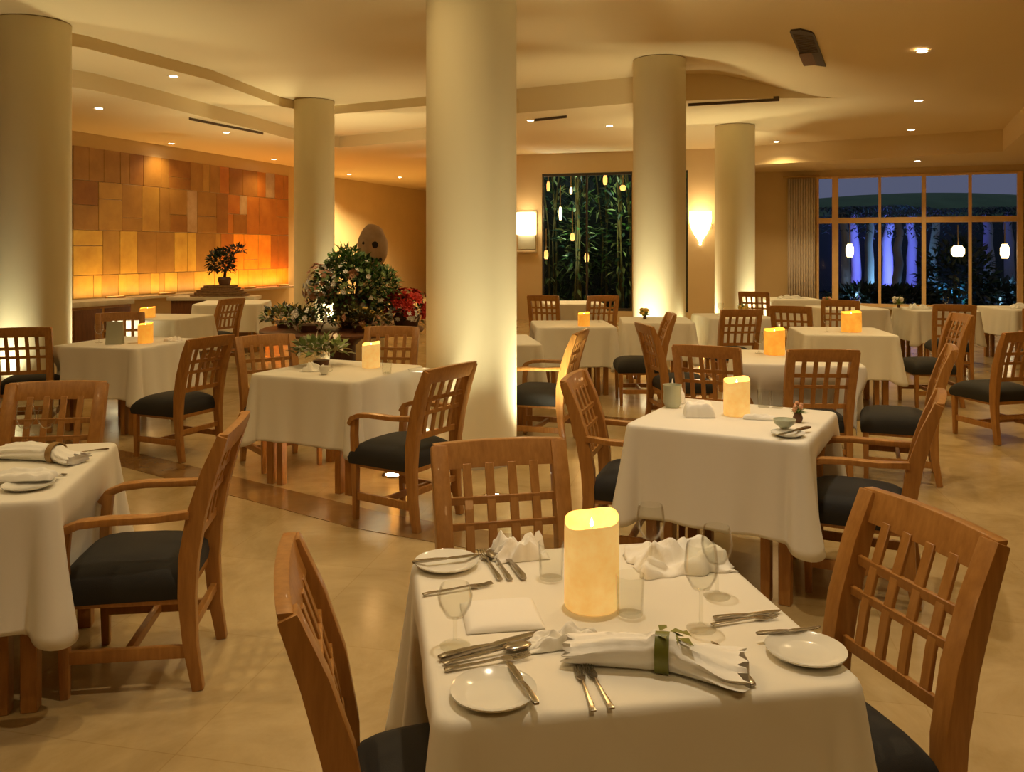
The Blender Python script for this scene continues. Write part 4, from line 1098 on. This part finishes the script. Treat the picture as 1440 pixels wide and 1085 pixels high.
# added orange ledge lamps standing in for the panelling's backlit glow
for k in range(5):
    u = LEN * (.1 + .2 * k); q = pa + dd * u + pn * .33
    root = empty('added_ledge_lamp', (q.x, q.y, .69), math.atan2(dd.y, dd.x))
    m = MB(); m.box(-.22, .22, -.03, .03, 0, .035); m.build('housing', M['brass'], root, bevel=.004)
    m = MB(); m.box(-.2, .2, -.022, .022, .035, .04); m.build('lens', M['lantern_amber'], root)
    tag(root, 'added slim amber ledge lamp washing the stone panelling, %s' % ['leftmost of five', 'second from the left', 'in the middle of five', 'second from the right', 'rightmost of five'][k], 'lamp', 'added ledge lamps')
    lo = light('AREA', 'added_ledge_beam', (0, .03, .06), 22 if k >= 3 else 11, (1, .42, .08) if k >= 3 else (1, .62, .2), root, rot=(PI - .25, 0, 0), size=1.25)
    lo.data.shape = 'RECTANGLE'; lo.data.size_y = .05

# ------------------------------------------------------------ garden outside
m = MB(); m.box(-12, 70, 20.4, 90, -.3, -.12); tag(m.build('lawn', M['grass']), 'dark night lawn outside the windows', 'lawn')
m = MB(); m.ball((31, 62, -.2), (24, 9, 5.9), 48); o = m.build('hill', M['hill'], ang=180); tag(o, 'dark green rounded hill under the dusk sky', 'hill')
def trunk(x, y, h, r, lab, seed):
    rr_ = random.Random(seed); root = empty('palm_tree', (x, y, -.12)); pts = []; 
    for i in range(7): t = i / 6; pts.append((.1 * t * rr_.uniform(-1, 1), .1 * t * rr_.uniform(-1, 1), h * t))
    m = MB(); m.tube(pts, [r * (1.15 - .4 * i / 6) for i in range(7)], 12); m.build('trunk', M['bark'], root)
    m = MB(); tp = Vector(pts[-1])
    for k in range(16):
        an = k * 2 * PI / 16 + rr_.uniform(-.1, .1); d = Vector((math.cos(an), math.sin(an), 0)); L_ = rr_.uniform(1.0, 1.5)
        for j in range(10):
            t = j / 10; p = tp + d * L_ * t + up * (.3 * math.sin(t * PI) - .75 * t * t)
            for s_ in (-1, 1):
                q = d.cross(up) * s_; m.leaf(p, q + d * .6 - up * .5, up, .32 * (1 - .5 * t), .05)
    m.build('fronds', M['leaf2'], root, smooth=False); tag(root, lab, 'tree', 'palm trees outside the bay window')
k = 0
for px, Y, h, r in [(1188, 24, 2.75, .13), (1204, 27, 2.9, .15), (1222, 24.5, 2.8, .13), (1248, 26, 2.9, .16), (1262, 23.5, 2.6, .12), (1282, 27, 2.9, .16), (1312, 24, 2.7, .13), (1392, 25, 2.8, .15), (1420, 27, 2.9, .15)]:
    place = ['leftmost behind the lamp', 'second from the left', 'third from the left, in blue light', 'just right of the second mullion', 'slim one in the second bay', 'blue-lit left of the thick mullion', 'right of the thick mullion', 'in the last bay, left one', 'in the last bay, right one'][k]
    trunk((px - 720) / F * Y, Y, h, r, 'palm trunk outside the bay window, ' + place, 70 + k); k += 1
def garden_bush(x, y, rx, rz, lab, seed, mats=('hedge', 'leaf2')):
    root = empty('garden_shrub', (x, y, -.12)); bush('leaves', root, (0, 0, rz * .5), (rx, rx * .8, rz * .6), 700, .26, .12, [M[q] for q in mats], seed)
    m = MB(); m.tube([(0, 0, 0), (0, 0, rz * .6)], .05); m.build('stem', M['stem'], root); tag(root, lab, 'shrub', 'garden shrubs')
garden_bush(1343 / 1 * 0 + (1343 - 720) / F * 22, 22, .85, 1.75, 'round dark shrub outside the third window bay', 90)
garden_bush((1200 - 720) / F * 23, 22.6, .8, .6, 'low shrub outside the left end of the bay window', 91)
garden_bush((1255 - 720) / F * 23, 22.4, .8, .55, 'low shrub outside the second window bay', 92)
garden_bush((1405 - 720) / F * 23, 23, .8, .7, 'low shrub outside the last window bay', 93)
# tall hedge behind the palms
m = MB(); m.box(9.0, 24, 33.5, 34.5, -.12, 2.9); o = m.build('hedge', M['hedge'], bevel=.2); tag(o, 'tall dark hedge behind the palm trunks', 'hedge')
for px, Y, e, col, z in [(1216, 25.4, 190, (.10, .12, 1), .1), (1270, 25, 170, (.16, .1, 1), .1), (1292, 25, 200, (.12, .14, 1), .1), (1250, 24.4, 110, (.25, .6, 1), .1), (1395, 23.6, 70, (.25, .5, .9), .1), (1195, 23, 50, (.3, .5, .8), .1), (1160, 26, 90, (.3, .18, .9), .1), (1325, 23, 60, (.1, .4, .9), .1)]:
    x = (px - 720) / F * Y; root = empty('garden_spotlight', (x, Y - .8, -.12)); m = MB(); m.lathe([(.0001, 0), (.06, 0), (.08, .12), (.0001, .11)], 16); m.build('housing', M['vent'], root)
    tag(root, 'small blue-beamed garden spotlight on the lawn near %s' % {1216: 'the third palm trunk', 1270: 'the slim palm', 1292: 'the thick mullion', 1250: 'the second mullion', 1395: 'the last bay', 1195: 'the first palm trunk', 1160: 'the narrow left pane', 1325: 'the round shrub'}[px], 'garden light', 'garden spotlights')
    light('SPOT', 'garden_beam', (0, 0, .2), e * 2.4, col, root, rot=(PI - .8, 0, 0), size=.1, spot=2.2, blend=1)
def lantern(px, py, Y, lab, w=.09, h=.32, mt='lantern', e=6):
    x = (px - 720) / F * Y; z = H - (py - HY) / F * Y; root = empty('garden_lantern', (x, Y, z))
    m = MB(); m.lathe([(.0001, -h / 2), (w * .7, -h / 2), (w, -h * .2), (w, h * .2), (w * .6, h / 2), (.0001, h / 2)], 20); m.build('glass_globe', M[mt], root)
    m = MB(); m.tube([(0, 0, h / 2), (0, 0, h / 2 + .5)], .012, 6); m.build('hanger', M['brass'], root)
    tag(root, lab, 'lantern', 'lanterns outside')
    if e: light('POINT', 'lantern_glow', (0, -.2, 0), e, (1, .75, .4), root, size=.1)
lantern(1195, 352, 20.6, 'tall glowing lantern outside the first window bay'); lantern(1347, 353, 20.4, 'round glowing lantern outside the third window bay', .15, .26); lantern(1413, 353, 20.2, 'pointed white lantern outside the last window bay', .1, .34)
# planting seen through the dark garden windows
m = MB(); m.box(.6, 5.4, 23.6, 23.9, -.119, 4.5); tag(m.build('garden_backdrop', M['hedge']), 'added dark backdrop behind the bamboo', 'wall')  # added backdrop, keeps the sky out of the dark windows
r = random.Random(21)
for k in range(9):
    x = 1.15 + .40 * k + r.uniform(-.1, .1); y = 20.9 + r.uniform(0, 1.8); root = empty('bamboo_plant', (x, y, -.12))
    m = MB()
    for q in range(3):
        bx, by = r.uniform(-.12, .12), r.uniform(-.12, .12); m.tube([(bx, by, 0), (bx + r.uniform(-.1, .1), by, 2), (bx + r.uniform(-.25, .25), by, 4)], .022, 6)
    m.build('canes', M['leaf4'], root)
    bush('leaves', root, (0, 0, 2.1), (.4, .4, 1.9), 260, .26, .08, [M['leaf1'], M['leaf3'], M['leaf2'], M['leaf2']], 200 + k, bottom=-1)  # glints put into colour as pale leaves among dark ones
    tag(root, 'leafy bamboo clump outside the dark garden window, %s' % ['leftmost clump', 'second from the left', 'third from the left', 'fourth from the left', 'fifth from the left', 'fourth from the right', 'third from the right', 'second from the right', 'rightmost clump'][k], 'bamboo', 'bamboo behind the dark windows')
for k, (px, py, mt, w, h, lab) in enumerate([(768, 358, 'lantern_amber', .05, .2, 'amber lantern low in the left half of the dark window'), (825, 362, 'lantern_amber', .05, .2, 'amber lantern low in the right half of the dark window'), (771, 262, 'lantern_amber', .04, .22, 'amber lantern high at the left of the dark window'),
                          (851, 253, 'lantern_amber', .05, .22, 'amber lantern high in the middle of the dark window'), (876, 264, 'lantern_amber', .07, .12, 'round amber lantern high at the right of the dark window'), (803, 268, 'lantern', .03, .16, 'white lantern high in the dark window'),
                          (788, 300, 'lantern', .035, .3, 'long white lantern in the left half of the dark window'), (805, 333, 'lantern_amber', .05, .18, 'amber lantern mid height in the dark window')]):
    lantern(px, py, 19.6, lab, w, h, mt, 0)
for x, y, e, c in [(1.0, 19.6, 420, (.7, .85, 1)), (2.3, 19.5, 480, (.9, 1, .6)), (3.6, 19.6, 150, (.9, 1, .6))]:
    root = empty('garden_spotlight', (x, y, -.12)); m = MB(); m.lathe([(.0001, 0), (.06, 0), (.08, .12), (.0001, .11)], 16); m.build('housing', M['vent'], root)
    tag(root, 'small spotlight at the foot of the bamboo, %s' % ('under the left pane' if x < 2 else 'under the right pane' if x < 3 else 'behind the tall column'), 'garden light', 'garden spotlights')
    light('SPOT', 'garden_beam', (0, 0, .2), e, c, root, rot=(PI - .25, 0, 0), size=.08, spot=1.8, blend=1)

# ------------------------------------------------------------ world, camera, view
w = bpy.data.worlds.new('World'); C.world = w; w.use_nodes = True
bg = w.node_tree.nodes['Background']; bg.inputs[0].default_value = (.11, .12, .19, 1); bg.inputs[1].default_value = .9
cam = bpy.data.cameras.new('Camera'); co = bpy.data.objects.new('Camera', cam); COL.objects.link(co); C.camera = co
co.location = (0, 0, H); co.rotation_euler = (PI / 2, 0, 0)
cam.sensor_width = 36; cam.lens = 36 * F / 1440; cam.shift_y = -(542.5 - HY) / 1440; cam.clip_start = .05; cam.clip_end = 300
C.view_settings.view_transform = 'Standard'; C.view_settings.look = 'None'
C.view_settings.exposure = 0.0; C.view_settings.gamma = 1; C.view_settings.use_curve_mapping = False
